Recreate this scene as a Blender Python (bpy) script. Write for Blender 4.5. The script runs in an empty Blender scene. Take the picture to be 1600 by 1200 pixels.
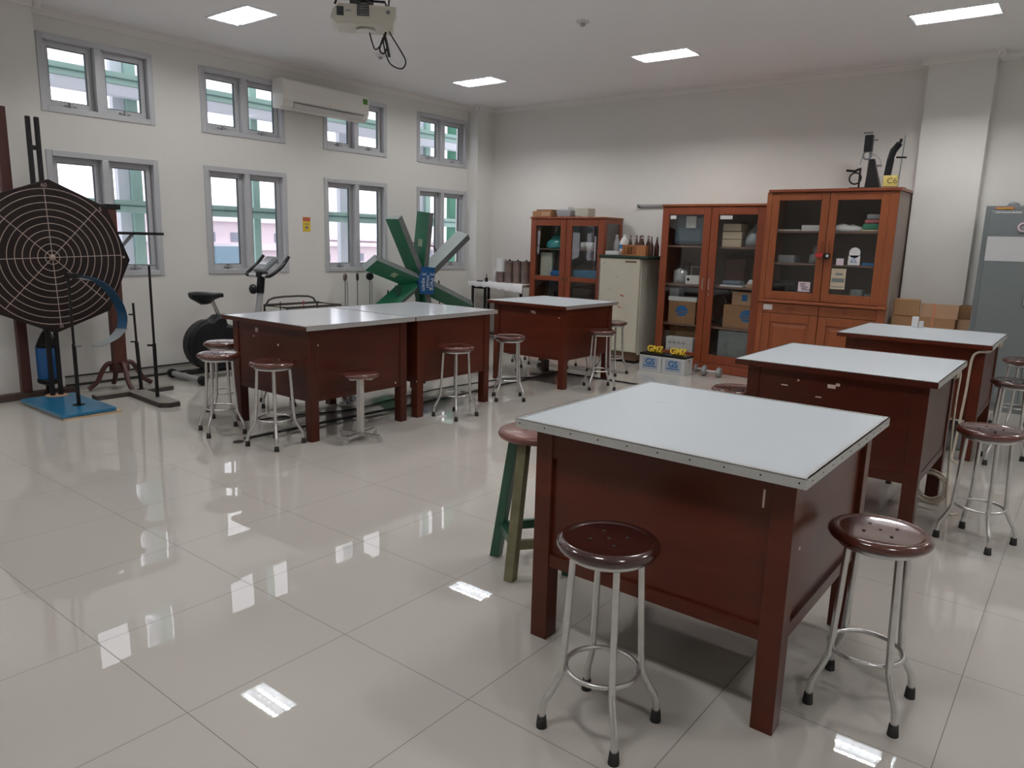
import bpy, math, random
from mathutils import Vector, Matrix
random.seed(7)
sc = bpy.context.scene
COL = sc.collection
PI = math.pi

# ------------------------------------------------------------------ camera
CAMZ = 1.42662
def make_camera():
    yaw, pitch, roll = 0.66253937, 0.19145663, 0.02703064
    f = Vector((-math.sin(yaw)*math.cos(pitch), math.cos(yaw)*math.cos(pitch), -math.sin(pitch)))
    r = Vector((math.cos(yaw), math.sin(yaw), 0)); u = r.cross(f)
    r2 = math.cos(roll)*r + math.sin(roll)*u
    u2 = -math.sin(roll)*r + math.cos(roll)*u
    cam = bpy.data.cameras.new('camera')
    cam.sensor_fit = 'HORIZONTAL'; cam.sensor_width = 36.0
    cam.lens = 1157.96/1600*36.0
    cam.clip_start = 0.05; cam.clip_end = 400
    o = bpy.data.objects.new('camera', cam); COL.objects.link(o)
    m = Matrix((r2, u2, -f)).transposed().to_4x4()
    m.translation = Vector((0, 0, CAMZ))
    o.matrix_world = m
    sc.camera = o
make_camera()

# ------------------------------------------------------------------ world, exposure
w = bpy.data.worlds.new('overcast_sky'); sc.world = w; w.use_nodes = True
bg = w.node_tree.nodes['Background']
bg.inputs['Color'].default_value = (0.95, 0.925, 1.0, 1); bg.inputs['Strength'].default_value = 1.9
TUBE_STRENGTH = 213.0
sc.view_settings.view_transform = 'Standard'
sc.view_settings.look = 'None'
sc.view_settings.gamma = 1.0
sc.view_settings.use_curve_mapping = False
sc.view_settings.exposure = 0.0
sc.cycles.max_bounces = 10
sc.cycles.diffuse_bounces = 5
sc.cycles.glossy_bounces = 5
sc.cycles.transparent_max_bounces = 16
sc.cycles.transmission_bounces = 6
sc.cycles.sample_clamp_indirect = 6.0
sc.cycles.caustics_reflective = False
sc.cycles.caustics_refractive = False

# ------------------------------------------------------------------ materials
M = {}
def srgb(r, g, b):
    c = []
    for v in (r, g, b):
        v /= 255.0
        c.append(v/12.92 if v <= 0.04045 else ((v+0.055)/1.055)**2.4)
    return tuple(c)
def mat(name, color, rough=0.5, metal=0.0, spec=0.5, coat=0.0, var=0.0, scale=6.0, bump=0.0, stretch=(1, 1, 1), coatr=0.08, detail=4.0):
    m = bpy.data.materials.new(name); m.use_nodes = True
    nt = m.node_tree; b = nt.nodes['Principled BSDF']
    b.inputs['Roughness'].default_value = rough; b.inputs['Metallic'].default_value = metal
    b.inputs['Specular IOR Level'].default_value = spec
    b.inputs['Coat Weight'].default_value = coat; b.inputs['Coat Roughness'].default_value = coatr
    b.inputs['Base Color'].default_value = (*color, 1)
    tc = nt.nodes.new('ShaderNodeTexCoord'); mp = nt.nodes.new('ShaderNodeMapping')
    mp.inputs['Scale'].default_value = stretch
    nt.links.new(tc.outputs['Object'], mp.inputs['Vector'])
    nz = nt.nodes.new('ShaderNodeTexNoise'); nz.inputs['Scale'].default_value = scale; nz.inputs['Detail'].default_value = detail
    nt.links.new(mp.outputs['Vector'], nz.inputs['Vector'])
    if var:
        mx = nt.nodes.new('ShaderNodeMix'); mx.data_type = 'RGBA'
        mx.inputs[6].default_value = (*[c*(1-var) for c in color], 1)
        mx.inputs[7].default_value = (*[min(1, c*(1+var)) for c in color], 1)
        nt.links.new(nz.outputs['Fac'], mx.inputs[0]); nt.links.new(mx.outputs[2], b.inputs['Base Color'])
    if bump:
        bp = nt.nodes.new('ShaderNodeBump'); bp.inputs['Strength'].default_value = bump; bp.inputs['Distance'].default_value = 0.01
        nt.links.new(nz.outputs['Fac'], bp.inputs['Height']); nt.links.new(bp.outputs['Normal'], b.inputs['Normal'])
    M[name] = m
    return m
mat('wall_paint', (0.775, 0.765, 0.74), 0.55, var=0.02, scale=1.5, bump=0.02, spec=0.3)
mat('ceiling_paint', (0.92, 0.92, 0.935), 0.7, var=0.01, spec=0.2)
mat('cornice_plaster', (0.82, 0.80, 0.78), 0.6)
mat('skirting_tile', (0.60, 0.58, 0.54), 0.25)
mat('black_cable', (0.015, 0.015, 0.016), 0.5)
mat('frame_alu', (0.56, 0.57, 0.60), 0.4, metal=0.15, var=0.04)
mat('frame_alu_dark', (0.06, 0.09, 0.10), 0.5)
mat('tube_steel', (0.66, 0.66, 0.66), 0.27, metal=0.85, var=0.18, scale=25)
mat('seat_brown', (0.085, 0.020, 0.014), 0.22, coat=0.8, var=0.25, scale=5, coatr=0.06)
mat('seat_brown_dark', (0.040, 0.010, 0.008), 0.18, coat=1.0, var=0.25, scale=5, coatr=0.05)
mat('seat_brown_dusty', (0.16, 0.055, 0.042), 0.35, coat=0.3, var=0.25, scale=7)
mat('hole_black', (0.008, 0.006, 0.006), 0.8)
mat('rubber_black', (0.012, 0.012, 0.012), 0.7)
mat('table_wood', (0.080, 0.0145, 0.006), 0.33, spec=0.25, coat=0.16, var=0.28, scale=3.0, stretch=(1, 1, 5), coatr=0.18)
mat('table_wood_dark', (0.060, 0.0115, 0.0055), 0.36, spec=0.25, coat=0.14, var=0.28, scale=3.0, stretch=(1, 1, 5), coatr=0.2)
mat('paint_chip', (0.62, 0.50, 0.44), 0.8)
mat('laminate_white', (0.56, 0.615, 0.665), 0.38, var=0.02, scale=2.0, spec=0.4)
mat('laminate_glossy', (0.62, 0.645, 0.70), 0.14, var=0.02, scale=2.0)
mat('trim_alu', (0.55, 0.56, 0.56), 0.38, metal=0.6, var=0.08, scale=30)
mat('scratch_grey', (0.22, 0.25, 0.27), 0.7)
mat('cab_wood', (0.27, 0.073, 0.022), 0.42, coat=0.12, var=0.22, scale=3.0, stretch=(6, 6, 1), coatr=0.25)
mat('cab_wood_red', (0.22, 0.048, 0.016), 0.42, coat=0.12, var=0.22, scale=3.0, stretch=(6, 6, 1), coatr=0.25)
mat('cab_inside', (0.15, 0.10, 0.085), 0.6, var=0.1)
mat('cab_shelf', (0.22, 0.13, 0.10), 0.55)
mat('cab_side_grey', (0.33, 0.27, 0.24), 0.55)
mat('fridge_cream', (0.60, 0.575, 0.47), 0.35, coat=0.2, var=0.04)
mat('fridge_side', (0.50, 0.50, 0.43), 0.45, var=0.08)
mat('mat_green', (0.010, 0.028, 0.016), 0.8)
mat('handle_brown', (0.13, 0.07, 0.04), 0.4)
mat('metal_grey', (0.20, 0.225, 0.235), 0.42, metal=0.1, var=0.06)
mat('paper_white', (0.74, 0.74, 0.76), 0.8, var=0.03)
mat('paper_fold', (0.62, 0.62, 0.64), 0.6, var=0.10, scale=3)
mat('card_brown', (0.34, 0.19, 0.095), 0.8, var=0.10, scale=5)
mat('card_dark', (0.22, 0.115, 0.05), 0.8, var=0.08)
mat('card_light', (0.47, 0.30, 0.19), 0.8, var=0.06)
mat('card_cream', (0.58, 0.49, 0.36), 0.8)
mat('tape_orange', (0.60, 0.24, 0.13), 0.5)
mat('black_paint', (0.009, 0.008, 0.008), 0.45, var=0.2, spec=0.3)
mat('black_plastic', (0.007, 0.008, 0.010), 0.38, spec=0.3)
mat('board_black', (0.012, 0.006, 0.0055), 0.55, spec=0.25, var=0.45, scale=9)
mat('chalk_line', (0.36, 0.29, 0.25), 0.8)
mat('wood_dark_red', (0.060, 0.017, 0.012), 0.45, var=0.3, scale=4, stretch=(5, 5, 1))
mat('wood_post', (0.085, 0.025, 0.016), 0.45, var=0.3, scale=4, stretch=(5, 5, 1))
mat('wood_plank_dark', (0.055, 0.030, 0.024), 0.6, var=0.2)
mat('blue_paint', (0.016, 0.15, 0.29), 0.28, coat=0.3, var=0.12, scale=4)
mat('blue_plastic', (0.012, 0.12, 0.35), 0.35)
mat('blue_band', (0.010, 0.07, 0.15), 0.3)
mat('tan_wood', (0.50, 0.34, 0.20), 0.7)
mat('steel_light', (0.60, 0.61, 0.62), 0.3, metal=0.7)
mat('concrete_base', (0.19, 0.175, 0.155), 0.7, var=0.1)
mat('concrete_edge', (0.045, 0.038, 0.034), 0.7)
mat('grey_silver', (0.40, 0.41, 0.43), 0.4, metal=0.3)
mat('white_plastic', (0.70, 0.70, 0.69), 0.35)
mat('ac_white', (0.86, 0.84, 0.80), 0.35)
mat('projector_shell', (0.62, 0.60, 0.53), 0.35)
mat('green_label', (0.08, 0.25, 0.03), 0.5)
mat('yellow', (0.78, 0.56, 0.04), 0.5)
mat('yellow_pale', (0.72, 0.63, 0.20), 0.5)
mat('red', (0.50, 0.03, 0.04), 0.4)
mat('red_orange', (0.55, 0.13, 0.08), 0.5)
mat('blue_print', (0.015, 0.16, 0.42), 0.5)
mat('blue_hub', (0.012, 0.09, 0.27), 0.35)
mat('pink_paper', (0.72, 0.60, 0.68), 0.7)
mat('star_green', (0.012, 0.15, 0.075), 0.38, coat=0.2, var=0.15)
mat('star_green_dark', (0.010, 0.075, 0.045), 0.42, var=0.15)
mat('star_zinc', (0.17, 0.19, 0.19), 0.5, metal=0.25, var=0.35, scale=14)
mat('star_zinc_light', (0.40, 0.46, 0.46), 0.45, metal=0.2, var=0.15)
mat('cream_tag', (0.42, 0.50, 0.36), 0.7)
mat('stool_green', (0.010, 0.075, 0.040), 0.4, coat=0.2, var=0.15)
mat('stool_olive', (0.17, 0.155, 0.085), 0.6, var=0.55, scale=16)
mat('teal_plastic', (0.04, 0.28, 0.30), 0.2, coat=0.5, var=0.3)
mat('bag_grey', (0.25, 0.27, 0.29), 0.4, var=0.4, scale=9, bump=0.6)
mat('bag_blue_grey', (0.10, 0.14, 0.19), 0.35, var=0.5, scale=8, bump=0.6)
mat('can_brown', (0.22, 0.16, 0.14), 0.4, metal=0.4, var=0.25, scale=14)
mat('bottle_brown', (0.045, 0.014, 0.008), 0.2, coat=0.5)
mat('bottle_clear', (0.40, 0.42, 0.44), 0.15, coat=0.5)
mat('wood_orange', (0.42, 0.17, 0.065), 0.55, var=0.15)
mat('battery_white', (0.60, 0.62, 0.63), 0.35)
mat('battery_label', (0.42, 0.46, 0.54), 0.4)
mat('dumbbell_grey', (0.25, 0.26, 0.27), 0.4, metal=0.3)
mat('cable_cream', (0.58, 0.52, 0.43), 0.45)
mat('socket_cream', (0.55, 0.50, 0.38), 0.45)
mat('green_folder', (0.03, 0.25, 0.15), 0.5)
mat('pink_folder', (0.42, 0.10, 0.13), 0.5)
mat('louvre_metal', (0.85, 0.90, 0.96), 0.3, metal=0.55)
mat('housing_white', (0.85, 0.90, 0.95), 0.35)
mat('out_green', (0.30, 0.47, 0.42), 0.5)
mat('out_green_dark', (0.03, 0.20, 0.12), 0.5)
mat('out_line_dark', (0.05, 0.14, 0.13), 0.5)
mat('out_pale', (0.62, 0.66, 0.72), 0.6)
mat('out_building', (0.80, 0.69, 0.73), 0.8)
mat('out_building_white', (0.88, 0.84, 0.88), 0.8)
mat('out_window', (0.28, 0.30, 0.36), 0.4)
mat('out_glass_blue', (0.20, 0.32, 0.40), 0.3)
mat('out_ground', (0.45, 0.43, 0.42), 0.9)
mat('out_tree', (0.14, 0.16, 0.13), 0.9)

def glass_material(name, tint, refl=1.0, rough=0.02):
    m = bpy.data.materials.new(name); m.use_nodes = True; nt = m.node_tree
    for n in list(nt.nodes):
        if n.type != 'OUTPUT_MATERIAL': nt.nodes.remove(n)
    out = [n for n in nt.nodes if n.type == 'OUTPUT_MATERIAL'][0]
    tr = nt.nodes.new('ShaderNodeBsdfTransparent'); tr.inputs['Color'].default_value = (*tint, 1)
    gl = nt.nodes.new('ShaderNodeBsdfGlossy'); gl.inputs['Roughness'].default_value = rough
    gl.inputs['Color'].default_value = (refl, refl, refl, 1)
    fr = nt.nodes.new('ShaderNodeFresnel'); fr.inputs['IOR'].default_value = 1.5
    ge = nt.nodes.new('ShaderNodeNewGeometry'); mm = nt.nodes.new('ShaderNodeMath'); mm.operation = 'MULTIPLY_ADD'
    mm.inputs[1].default_value = 1/1.5-1.5; mm.inputs[2].default_value = 1.5
    nt.links.new(ge.outputs['Backfacing'], mm.inputs[0]); nt.links.new(mm.outputs[0], fr.inputs['IOR'])
    mx = nt.nodes.new('ShaderNodeMixShader')
    nt.links.new(fr.outputs[0], mx.inputs[0]); nt.links.new(tr.outputs[0], mx.inputs[1]); nt.links.new(gl.outputs[0], mx.inputs[2])
    nt.links.new(mx.outputs[0], out.inputs['Surface'])
    M[name] = m
glass_material('window_glass', (0.97, 0.98, 0.985))
glass_material('cabinet_glass', (0.97, 0.98, 0.975), 1.0)
def emission_material(name, color, strength):
    m = bpy.data.materials.new(name); m.use_nodes = True; nt = m.node_tree
    b = nt.nodes['Principled BSDF']
    b.inputs['Base Color'].default_value = (0.9, 0.9, 0.9, 1)
    b.inputs['Emission Color'].default_value = (*color, 1); b.inputs['Emission Strength'].default_value = strength
    M[name] = m
emission_material('fluorescent_tube', (1.0, 0.975, 0.95), TUBE_STRENGTH)

def floor_material():
    m = bpy.data.materials.new('floor_tiles'); m.use_nodes = True; nt = m.node_tree; N = nt.nodes; L = nt.links
    b = N['Principled BSDF']
    tc = N.new('ShaderNodeTexCoord'); sp = N.new('ShaderNodeSeparateXYZ'); L.new(tc.outputs['Object'], sp.inputs[0])
    def mth(op, a, bb=None):
        n = N.new('ShaderNodeMath'); n.operation = op
        for i, v in enumerate((a, bb)):
            if v is None: continue
            if isinstance(v, (int, float)): n.inputs[i].default_value = v
            else: L.new(v, n.inputs[i])
        return n.outputs[0]
    us = []; ids = []
    for ax, off in ((0, -2.58437), (1, 0.99329)):
        s = mth('DIVIDE', mth('SUBTRACT', sp.outputs[ax], off), 0.6)
        fr = mth('FRACT', s)
        us.append(mth('ABSOLUTE', mth('SUBTRACT', fr, 0.5)))
        ids.append(mth('FLOOR', s))
    mx = mth('MAXIMUM', us[0], us[1])
    line = mth('GREATER_THAN', mx, 0.5-0.0022)
    cb = N.new('ShaderNodeCombineXYZ'); L.new(ids[0], cb.inputs[0]); L.new(ids[1], cb.inputs[1])
    wn = N.new('ShaderNodeTexWhiteNoise'); wn.noise_dimensions = '3D'; L.new(cb.outputs[0], wn.inputs['Vector'])
    nz = N.new('ShaderNodeTexNoise'); nz.inputs['Scale'].default_value = 1.3; nz.inputs['Detail'].default_value = 5
    L.new(tc.outputs['Object'], nz.inputs['Vector'])
    c1 = N.new('ShaderNodeMix'); c1.data_type = 'RGBA'
    c1.inputs[6].default_value = (0.51, 0.485, 0.445, 1); c1.inputs[7].default_value = (0.555, 0.53, 0.49, 1)
    L.new(nz.outputs['Fac'], c1.inputs[0])
    c2 = N.new('ShaderNodeMix'); c2.data_type = 'RGBA'; c2.inputs[7].default_value = (0.13, 0.10, 0.085, 1)
    L.new(c1.outputs[2], c2.inputs[6]); L.new(line, c2.inputs[0]); L.new(c2.outputs[2], b.inputs['Base Color'])
    # every tile lies a hair out of level, so reflections break at the joints
    v1 = N.new('ShaderNodeVectorMath'); v1.operation = 'SUBTRACT'; v1.inputs[1].default_value = (0.5, 0.5, 0.5); L.new(wn.outputs['Color'], v1.inputs[0])
    v2 = N.new('ShaderNodeVectorMath'); v2.operation = 'MULTIPLY'; v2.inputs[1].default_value = (0.004, 0.004, 0.0); L.new(v1.outputs[0], v2.inputs[0])
    g = N.new('ShaderNodeNewGeometry')
    nz2 = N.new('ShaderNodeTexNoise'); nz2.inputs['Scale'].default_value = 2.2; nz2.inputs['Detail'].default_value = 1
    L.new(tc.outputs['Object'], nz2.inputs['Vector'])
    bp = N.new('ShaderNodeBump'); bp.inputs['Strength'].default_value = 0.004; bp.inputs['Distance'].default_value = 0.01
    L.new(nz2.outputs['Fac'], bp.inputs['Height'])
    v3 = N.new('ShaderNodeVectorMath'); v3.operation = 'ADD'; L.new(bp.outputs['Normal'], v3.inputs[0]); L.new(v2.outputs[0], v3.inputs[1])
    v4 = N.new('ShaderNodeVectorMath'); v4.operation = 'NORMALIZE'; L.new(v3.outputs[0], v4.inputs[0])
    L.new(v4.outputs[0], b.inputs['Normal'])
    r = mth('ADD', mth('MULTIPLY', line, 0.5), 0.009); L.new(r, b.inputs['Roughness'])
    b.inputs['IOR'].default_value = 1.85
    M['floor_tiles'] = m
floor_material()

# ------------------------------------------------------------------ mesh helpers
class MB:
    """collects shapes; .make() links them as ONE mesh object"""
    def __init__(s): s.v = []; s.f = []; s.mi = []; s.sm = []; s.m = 0; s.X = None
    def add(s, vs, fs, smooth=False):
        n = len(s.v)
        for p in vs:
            p = Vector(p)
            s.v.append(tuple(s.X @ p) if s.X is not None else tuple(p))
        for q in fs:
            s.f.append([n+i for i in q]); s.mi.append(s.m); s.sm.append(smooth)
        return s
    def box(s, x0, y0, z0, x1, y1, z1):
        v = [(x0,y0,z0),(x1,y0,z0),(x1,y1,z0),(x0,y1,z0),(x0,y0,z1),(x1,y0,z1),(x1,y1,z1),(x0,y1,z1)]
        return s.add(v, [(0,3,2,1),(4,5,6,7),(0,1,5,4),(1,2,6,5),(2,3,7,6),(3,0,4,7)])
    def taper(s, c0, h0, c1, h1):
        """box between two rectangles: centres c0,c1 (x,y,z), half sizes h0,h1 (x,y)"""
        v = []
        for c, h in ((c0, h0), (c1, h1)):
            v += [(c[0]-h[0],c[1]-h[1],c[2]),(c[0]+h[0],c[1]-h[1],c[2]),(c[0]+h[0],c[1]+h[1],c[2]),(c[0]-h[0],c[1]+h[1],c[2])]
        return s.add(v, [(0,3,2,1),(4,5,6,7),(0,1,5,4),(1,2,6,5),(2,3,7,6),(3,0,4,7)])
    def quad(s, a, b, c, d): return s.add([a, b, c, d], [(0,1,2,3)])
    def lathe(s, prof, c=(0,0,0), n=24, axis='z', smooth=True):
        vs = []; fs = []
        for r, h in prof:
            for i in range(n):
                a = 2*PI*i/n; x, y = r*math.cos(a), r*math.sin(a)
                if axis == 'z': p = (x, y, h)
                elif axis == 'x': p = (h, x, y)
                else: p = (x, h, y)
                vs.append((p[0]+c[0], p[1]+c[1], p[2]+c[2]))
        for k in range(len(prof)-1):
            for i in range(n):
                j = (i+1) % n
                fs.append((k*n+i, k*n+j, (k+1)*n+j, (k+1)*n+i))
        s.add(vs, fs, smooth)
        if prof[0][0] > 1e-6: s.add(vs[:n], [tuple(reversed(range(n)))])
        if prof[-1][0] > 1e-6: s.add(vs[-n:], [tuple(range(n))])
        return s
    def cyl(s, c, r, h, n=16, axis='z', r2=None):
        return s.lathe([(r, 0), (r if r2 is None else r2, h)], c, n, axis)
    def tube(s, pts, r, n=8, closed=False, smooth_path=0):
        pts = [Vector(p) for p in pts]
        if smooth_path: pts = spline(pts, smooth_path, closed)
        N = len(pts); rad = r if isinstance(r, (list, tuple)) else [r]*N
        tang = []
        for i in range(N):
            a = pts[(i-1) % N] if (closed or i > 0) else pts[i]
            b = pts[(i+1) % N] if (closed or i < N-1) else pts[i]
            t = b-a; tang.append(t.normalized() if t.length > 1e-9 else Vector((0,0,1)))
        ref = Vector((0,0,1)) if abs(tang[0].z) < 0.9 else Vector((1,0,0))
        u = tang[0].cross(ref).normalized()
        vs = []; fs = []
        for i in range(N):
            u = (u - tang[i]*u.dot(tang[i]))
            u = u.normalized() if u.length > 1e-6 else tang[i].orthogonal().normalized()
            vv = tang[i].cross(u)
            for k in range(n):
                a = 2*PI*k/n
                vs.append(pts[i] + (u*math.cos(a)+vv*math.sin(a))*rad[i])
        for i in range(N if closed else N-1):
            for k in range(n):
                i2 = (i+1) % N; k2 = (k+1) % n
                fs.append((i*n+k, i*n+k2, i2*n+k2, i2*n+k))
        s.add(vs, fs, True)
        if not closed:
            s.add(vs[:n], [tuple(reversed(range(n)))]); s.add(vs[-n:], [tuple(range(n))])
        return s
    def ring(s, c, R, r, n=8, seg=32, axis='z'):
        P = []
        for i in range(seg):
            a = 2*PI*i/seg; x, y = R*math.cos(a), R*math.sin(a)
            P.append({'z': (c[0]+x, c[1]+y, c[2]), 'x': (c[0], c[1]+x, c[2]+y), 'y': (c[0]+x, c[1], c[2]+y)}[axis])
        return s.tube(P, r, n, True)
    def prism(s, poly, z0, z1, axis='z'):
        n = len(poly)
        def P(a, b, h): return {'z': (a, b, h), 'x': (h, a, b), 'y': (a, h, b)}[axis]
        vs = [P(a, b, z0) for a, b in poly] + [P(a, b, z1) for a, b in poly]
        fs = [tuple(reversed(range(n))), tuple(range(n, 2*n))] + [(i, (i+1) % n, (i+1) % n+n, i+n) for i in range(n)]
        return s.add(vs, fs)
    def band(s, pts, w, t):
        """flat strip that follows pts; w = half-width vector, t = thickness vector"""
        pts = [Vector(p) for p in pts]; w = Vector(w); vs = []; fs = []
        for i, p in enumerate(pts):
            a = pts[max(0, i-1)]; b = pts[min(len(pts)-1, i+1)]; tg = (b-a).normalized()
            n = tg.cross(w).normalized()*t
            vs += [p-w, p+w, p+w+n, p-w+n]
        for i in range(len(pts)-1):
            k = i*4
            fs += [(k, k+1, k+5, k+4), (k+1, k+2, k+6, k+5), (k+2, k+3, k+7, k+6), (k+3, k, k+4, k+7)]
        fs += [(3, 2, 1, 0), tuple(len(vs)-4+i for i in range(4))]
        return s.add(vs, fs, False)
    def make(s, name, mats, parent=None, bev=0, label=None, kind=None):
        me = bpy.data.meshes.new(name); me.from_pydata(s.v, [], s.f)
        if isinstance(mats, str): mats = [mats]
        for mm in mats: me.materials.append(M[mm])
        me.polygons.foreach_set('material_index', s.mi); me.polygons.foreach_set('use_smooth', s.sm)
        me.update()
        import bmesh as _b
        bm = _b.new(); bm.from_mesh(me); _b.ops.recalc_face_normals(bm, faces=bm.faces); bm.to_mesh(me); bm.free()
        o = bpy.data.objects.new(name, me); COL.objects.link(o)
        if parent is not None: o.parent = parent
        if bev:
            md = o.modifiers.new('bevel', 'BEVEL'); md.width = bev; md.segments = 2; md.limit_method = 'ANGLE'; md.angle_limit = 0.7
        if label: o['label'] = label
        if kind: o['kind'] = kind
        return o
def spline(P, k=6, closed=False):
    out = []; n = len(P)
    for i in range(n if closed else n-1):
        g = lambda j: P[j % n] if closed else P[min(n-1, max(0, j))]
        a, b, c, d = g(i-1), g(i), g(i+1), g(i+2)
        for q in range(k):
            t = q/k
            out.append(0.5*((2*b)+(c-a)*t+(2*a-5*b+4*c-d)*t*t+(3*b-a-3*c+d)*t**3))
    if not closed: out.append(P[-1])
    return out
def thing(name, label, cat, loc=(0,0,0), rz=0, group=None, kind=None):
    o = bpy.data.objects.new(name, None); COL.objects.link(o); o.empty_display_size = 0.05
    o.location = loc; o.rotation_euler = (0, 0, rz)
    if label: o['label'] = label
    if cat: o['category'] = cat
    if group: o['group'] = group
    if kind: o['kind'] = kind
    return o
def tag(o, label, cat, group=None, kind=None):
    o['label'] = label; o['category'] = cat
    if group: o['group'] = group
    if kind: o['kind'] = kind
    return o
def crumple(o, amt, seed=1):
    rnd = random.Random(seed); seen = {}
    for v in o.data.vertices:
        k = tuple(round(c, 4) for c in v.co)
        if k not in seen: seen[k] = Vector((rnd.uniform(-amt, amt), rnd.uniform(-amt, amt), rnd.uniform(-amt, amt*0.6) if v.co.z > 0.02 else 0))
        v.co += seen[k]
    return o
def struct(o, label=None):
    o['kind'] = 'structure'
    if label: o['label'] = label
    return o
def copy_tree(o, parent=None):
    c = o.copy(); COL.objects.link(c); c.parent = parent
    for ch in list(o.children): copy_tree(ch, c)
    return c
def text(body, name, size, loc, rot, mt, parent, extrude=0.0006, bold=0.0):
    cu = bpy.data.curves.new(name, 'FONT'); cu.body = body; cu.size = size; cu.extrude = extrude; cu.offset = bold
    cu.align_x = 'CENTER'; cu.align_y = 'CENTER'
    o = bpy.data.objects.new(name, cu); COL.objects.link(o); cu.materials.append(M[mt])
    o.location = loc; o.rotation_euler = rot
    bpy.context.view_layer.update()
    me = bpy.data.meshes.new_from_object(o); me.name = name
    q = bpy.data.objects.new(name, me); COL.objects.link(q); q.location = loc; q.rotation_euler = rot
    bpy.data.objects.remove(o)
    if parent is not None: q.parent = parent
    return q

# ------------------------------------------------------------------ room shell
XL, XR, YB, YF, H = -7.33, 3.2, 8.57, -2.8, 3.26
LX = (-6.11, -3.69, -1.18, 1.27); LY = (0.77, 3.92, 7.04)   # fixtures
FW, FD, FH = 0.30, 0.145, 0.066
struct(MB().box(XL-0.3, YF-0.2, -0.1, XR+0.2, YB+0.2, 0).make('floor', 'floor_tiles'), 'glossy cream floor of large square tiles with thin dark joints')
def holed(xs_cuts, ys_cuts, holes, emit):
    xs = sorted(set(xs_cuts)); ys = sorted(set(ys_cuts))
    for i in range(len(xs)-1):
        for j in range(len(ys)-1):
            cx, cy = (xs[i]+xs[i+1])/2, (ys[j]+ys[j+1])/2
            if any(a < cx < b and c < cy < d for a, b, c, d in holes): continue
            emit(xs[i], ys[j], xs[i+1], ys[j+1])
holes = [(x-FW, x+FW, y-FD, y+FD) for x in LX for y in LY]
mb = MB()
holed([XL-0.2, XR+0.2]+[v for h in holes for v in h[:2]], [YF-0.2, YB+0.2]+[v for h in holes for v in h[2:]], holes,
      lambda a, b, c, d: mb.box(a, b, H, c, d, H+0.15))
struct(mb.make('ceiling', 'ceiling_paint'), 'plain off-white ceiling')
WINY = (2.735, 4.19, 5.695, 7.215); WW = 0.985
WZ = ((0.995, 2.095), (2.415, 3.055))
wh = [(y, y+WW, a, b) for y in WINY for a, b in WZ]
mb = MB()
holed([YF-0.2, YB+0.2]+[v for h in wh for v in h[:2]], [0, H]+[v for h in wh for v in h[2:]], wh,
      lambda a, b, c, d: mb.box(XL-0.2, a, b, XL, c, d))
struct(mb.make('wall_left', 'wall_paint'), 'cream wall with two rows of windows')
struct(MB().box(XL-0.2, YB, 0, XR+0.2, YB+0.2, H).make('wall_back', 'wall_paint'), 'plain cream wall behind the cabinets')
struct(MB().box(XR, YF-0.2, 0, XR+0.2, YB, H).make('wall_right', 'wall_paint'))
struct(MB().box(XL-0.2, YF-0.2, 0, XR+0.2, YF, H).make('wall_front', 'wall_paint'))
struct(MB().box(XL, 8.22, 0, -7.14, YB, H).make('wall_corner_pillar', 'wall_paint'), 'shallow pillar in the corner beside the last window')
struct(MB().box(XL, 2.06, 0, -7.14, 2.66, H).make('wall_window_pillar', 'wall_paint'), 'shallow pillar before the first window')
struct(MB().box(-1.58, 8.42, 0, -1.02, YB, H).make('wall_back_pillar', 'wall_paint'), 'shallow pillar beside the tallest cabinet')
# cornice
def cornice(name, x0, y0, x1, y1, nx, ny, e0=0.0, e1=0.0):
    """crown moulding along a wall line; (nx,ny) points into the room"""
    prof = [(0, -0.075), (0.012, -0.075), (0.016, -0.055), (0.045, -0.022), (0.062, -0.018), (0.066, 0.0), (0, 0.0)]
    d = Vector((x1-x0, y1-y0, 0)); L = d.length; d.normalize(); n = Vector((nx, ny, 0)); vs = []
    for k, s in ((Vector((x0, y0, H)), -e0), (Vector((x1, y1, H)), e1)):
        for a, b in prof:
            vs.append(k + d*(s + (a if (s == -e0 and e0 < 0) else 0)) + n*a + Vector((0, 0, b)))
    q = len(prof)
    fs = [(i, (i+1) % q, (i+1) % q+q, i+q) for i in range(q)] + [tuple(range(q)), tuple(range(q, 2*q))]
    return struct(MB().add(vs, fs).make(name, 'cornice_plaster'))
cornice('trim_1', XL, 2.66, XL, 8.22, 1, 0)
cornice('trim_2', -7.14, 2.06, -7.14, 2.66, 1, 0, 0.06, 0.06)
cornice('trim_3', XL, YF, XL, 2.06, 1, 0)
cornice('trim_4', -7.14, 8.16, -7.14, YB, 1, 0)
cornice('trim_5', -7.14, YB, -1.58, YB, 0, -1)
cornice('trim_6', -1.64, 8.42, -0.96, 8.42, 0, -1)
cornice('trim_7', -1.02, YB, XR, YB, 0, -1)
cornice('trim_8', XL, 8.22, -7.08, 8.22, 0, -1)
cornice('trim_9', XL, 2.66, -7.08, 2.66, 0, 1)
cornice('trim_10', -1.02, 8.36, -1.02, YB, 1, 0)
struct(MB().box(XL, 2.66, 0.0, XL+0.012, 8.22, 0.085).make('baseboard_left', 'skirting_tile'))
struct(MB().box(-7.14, YB-0.012, 0.0, -1.58, YB, 0.085).make('baseboard_back', 'skirting_tile'))
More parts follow.
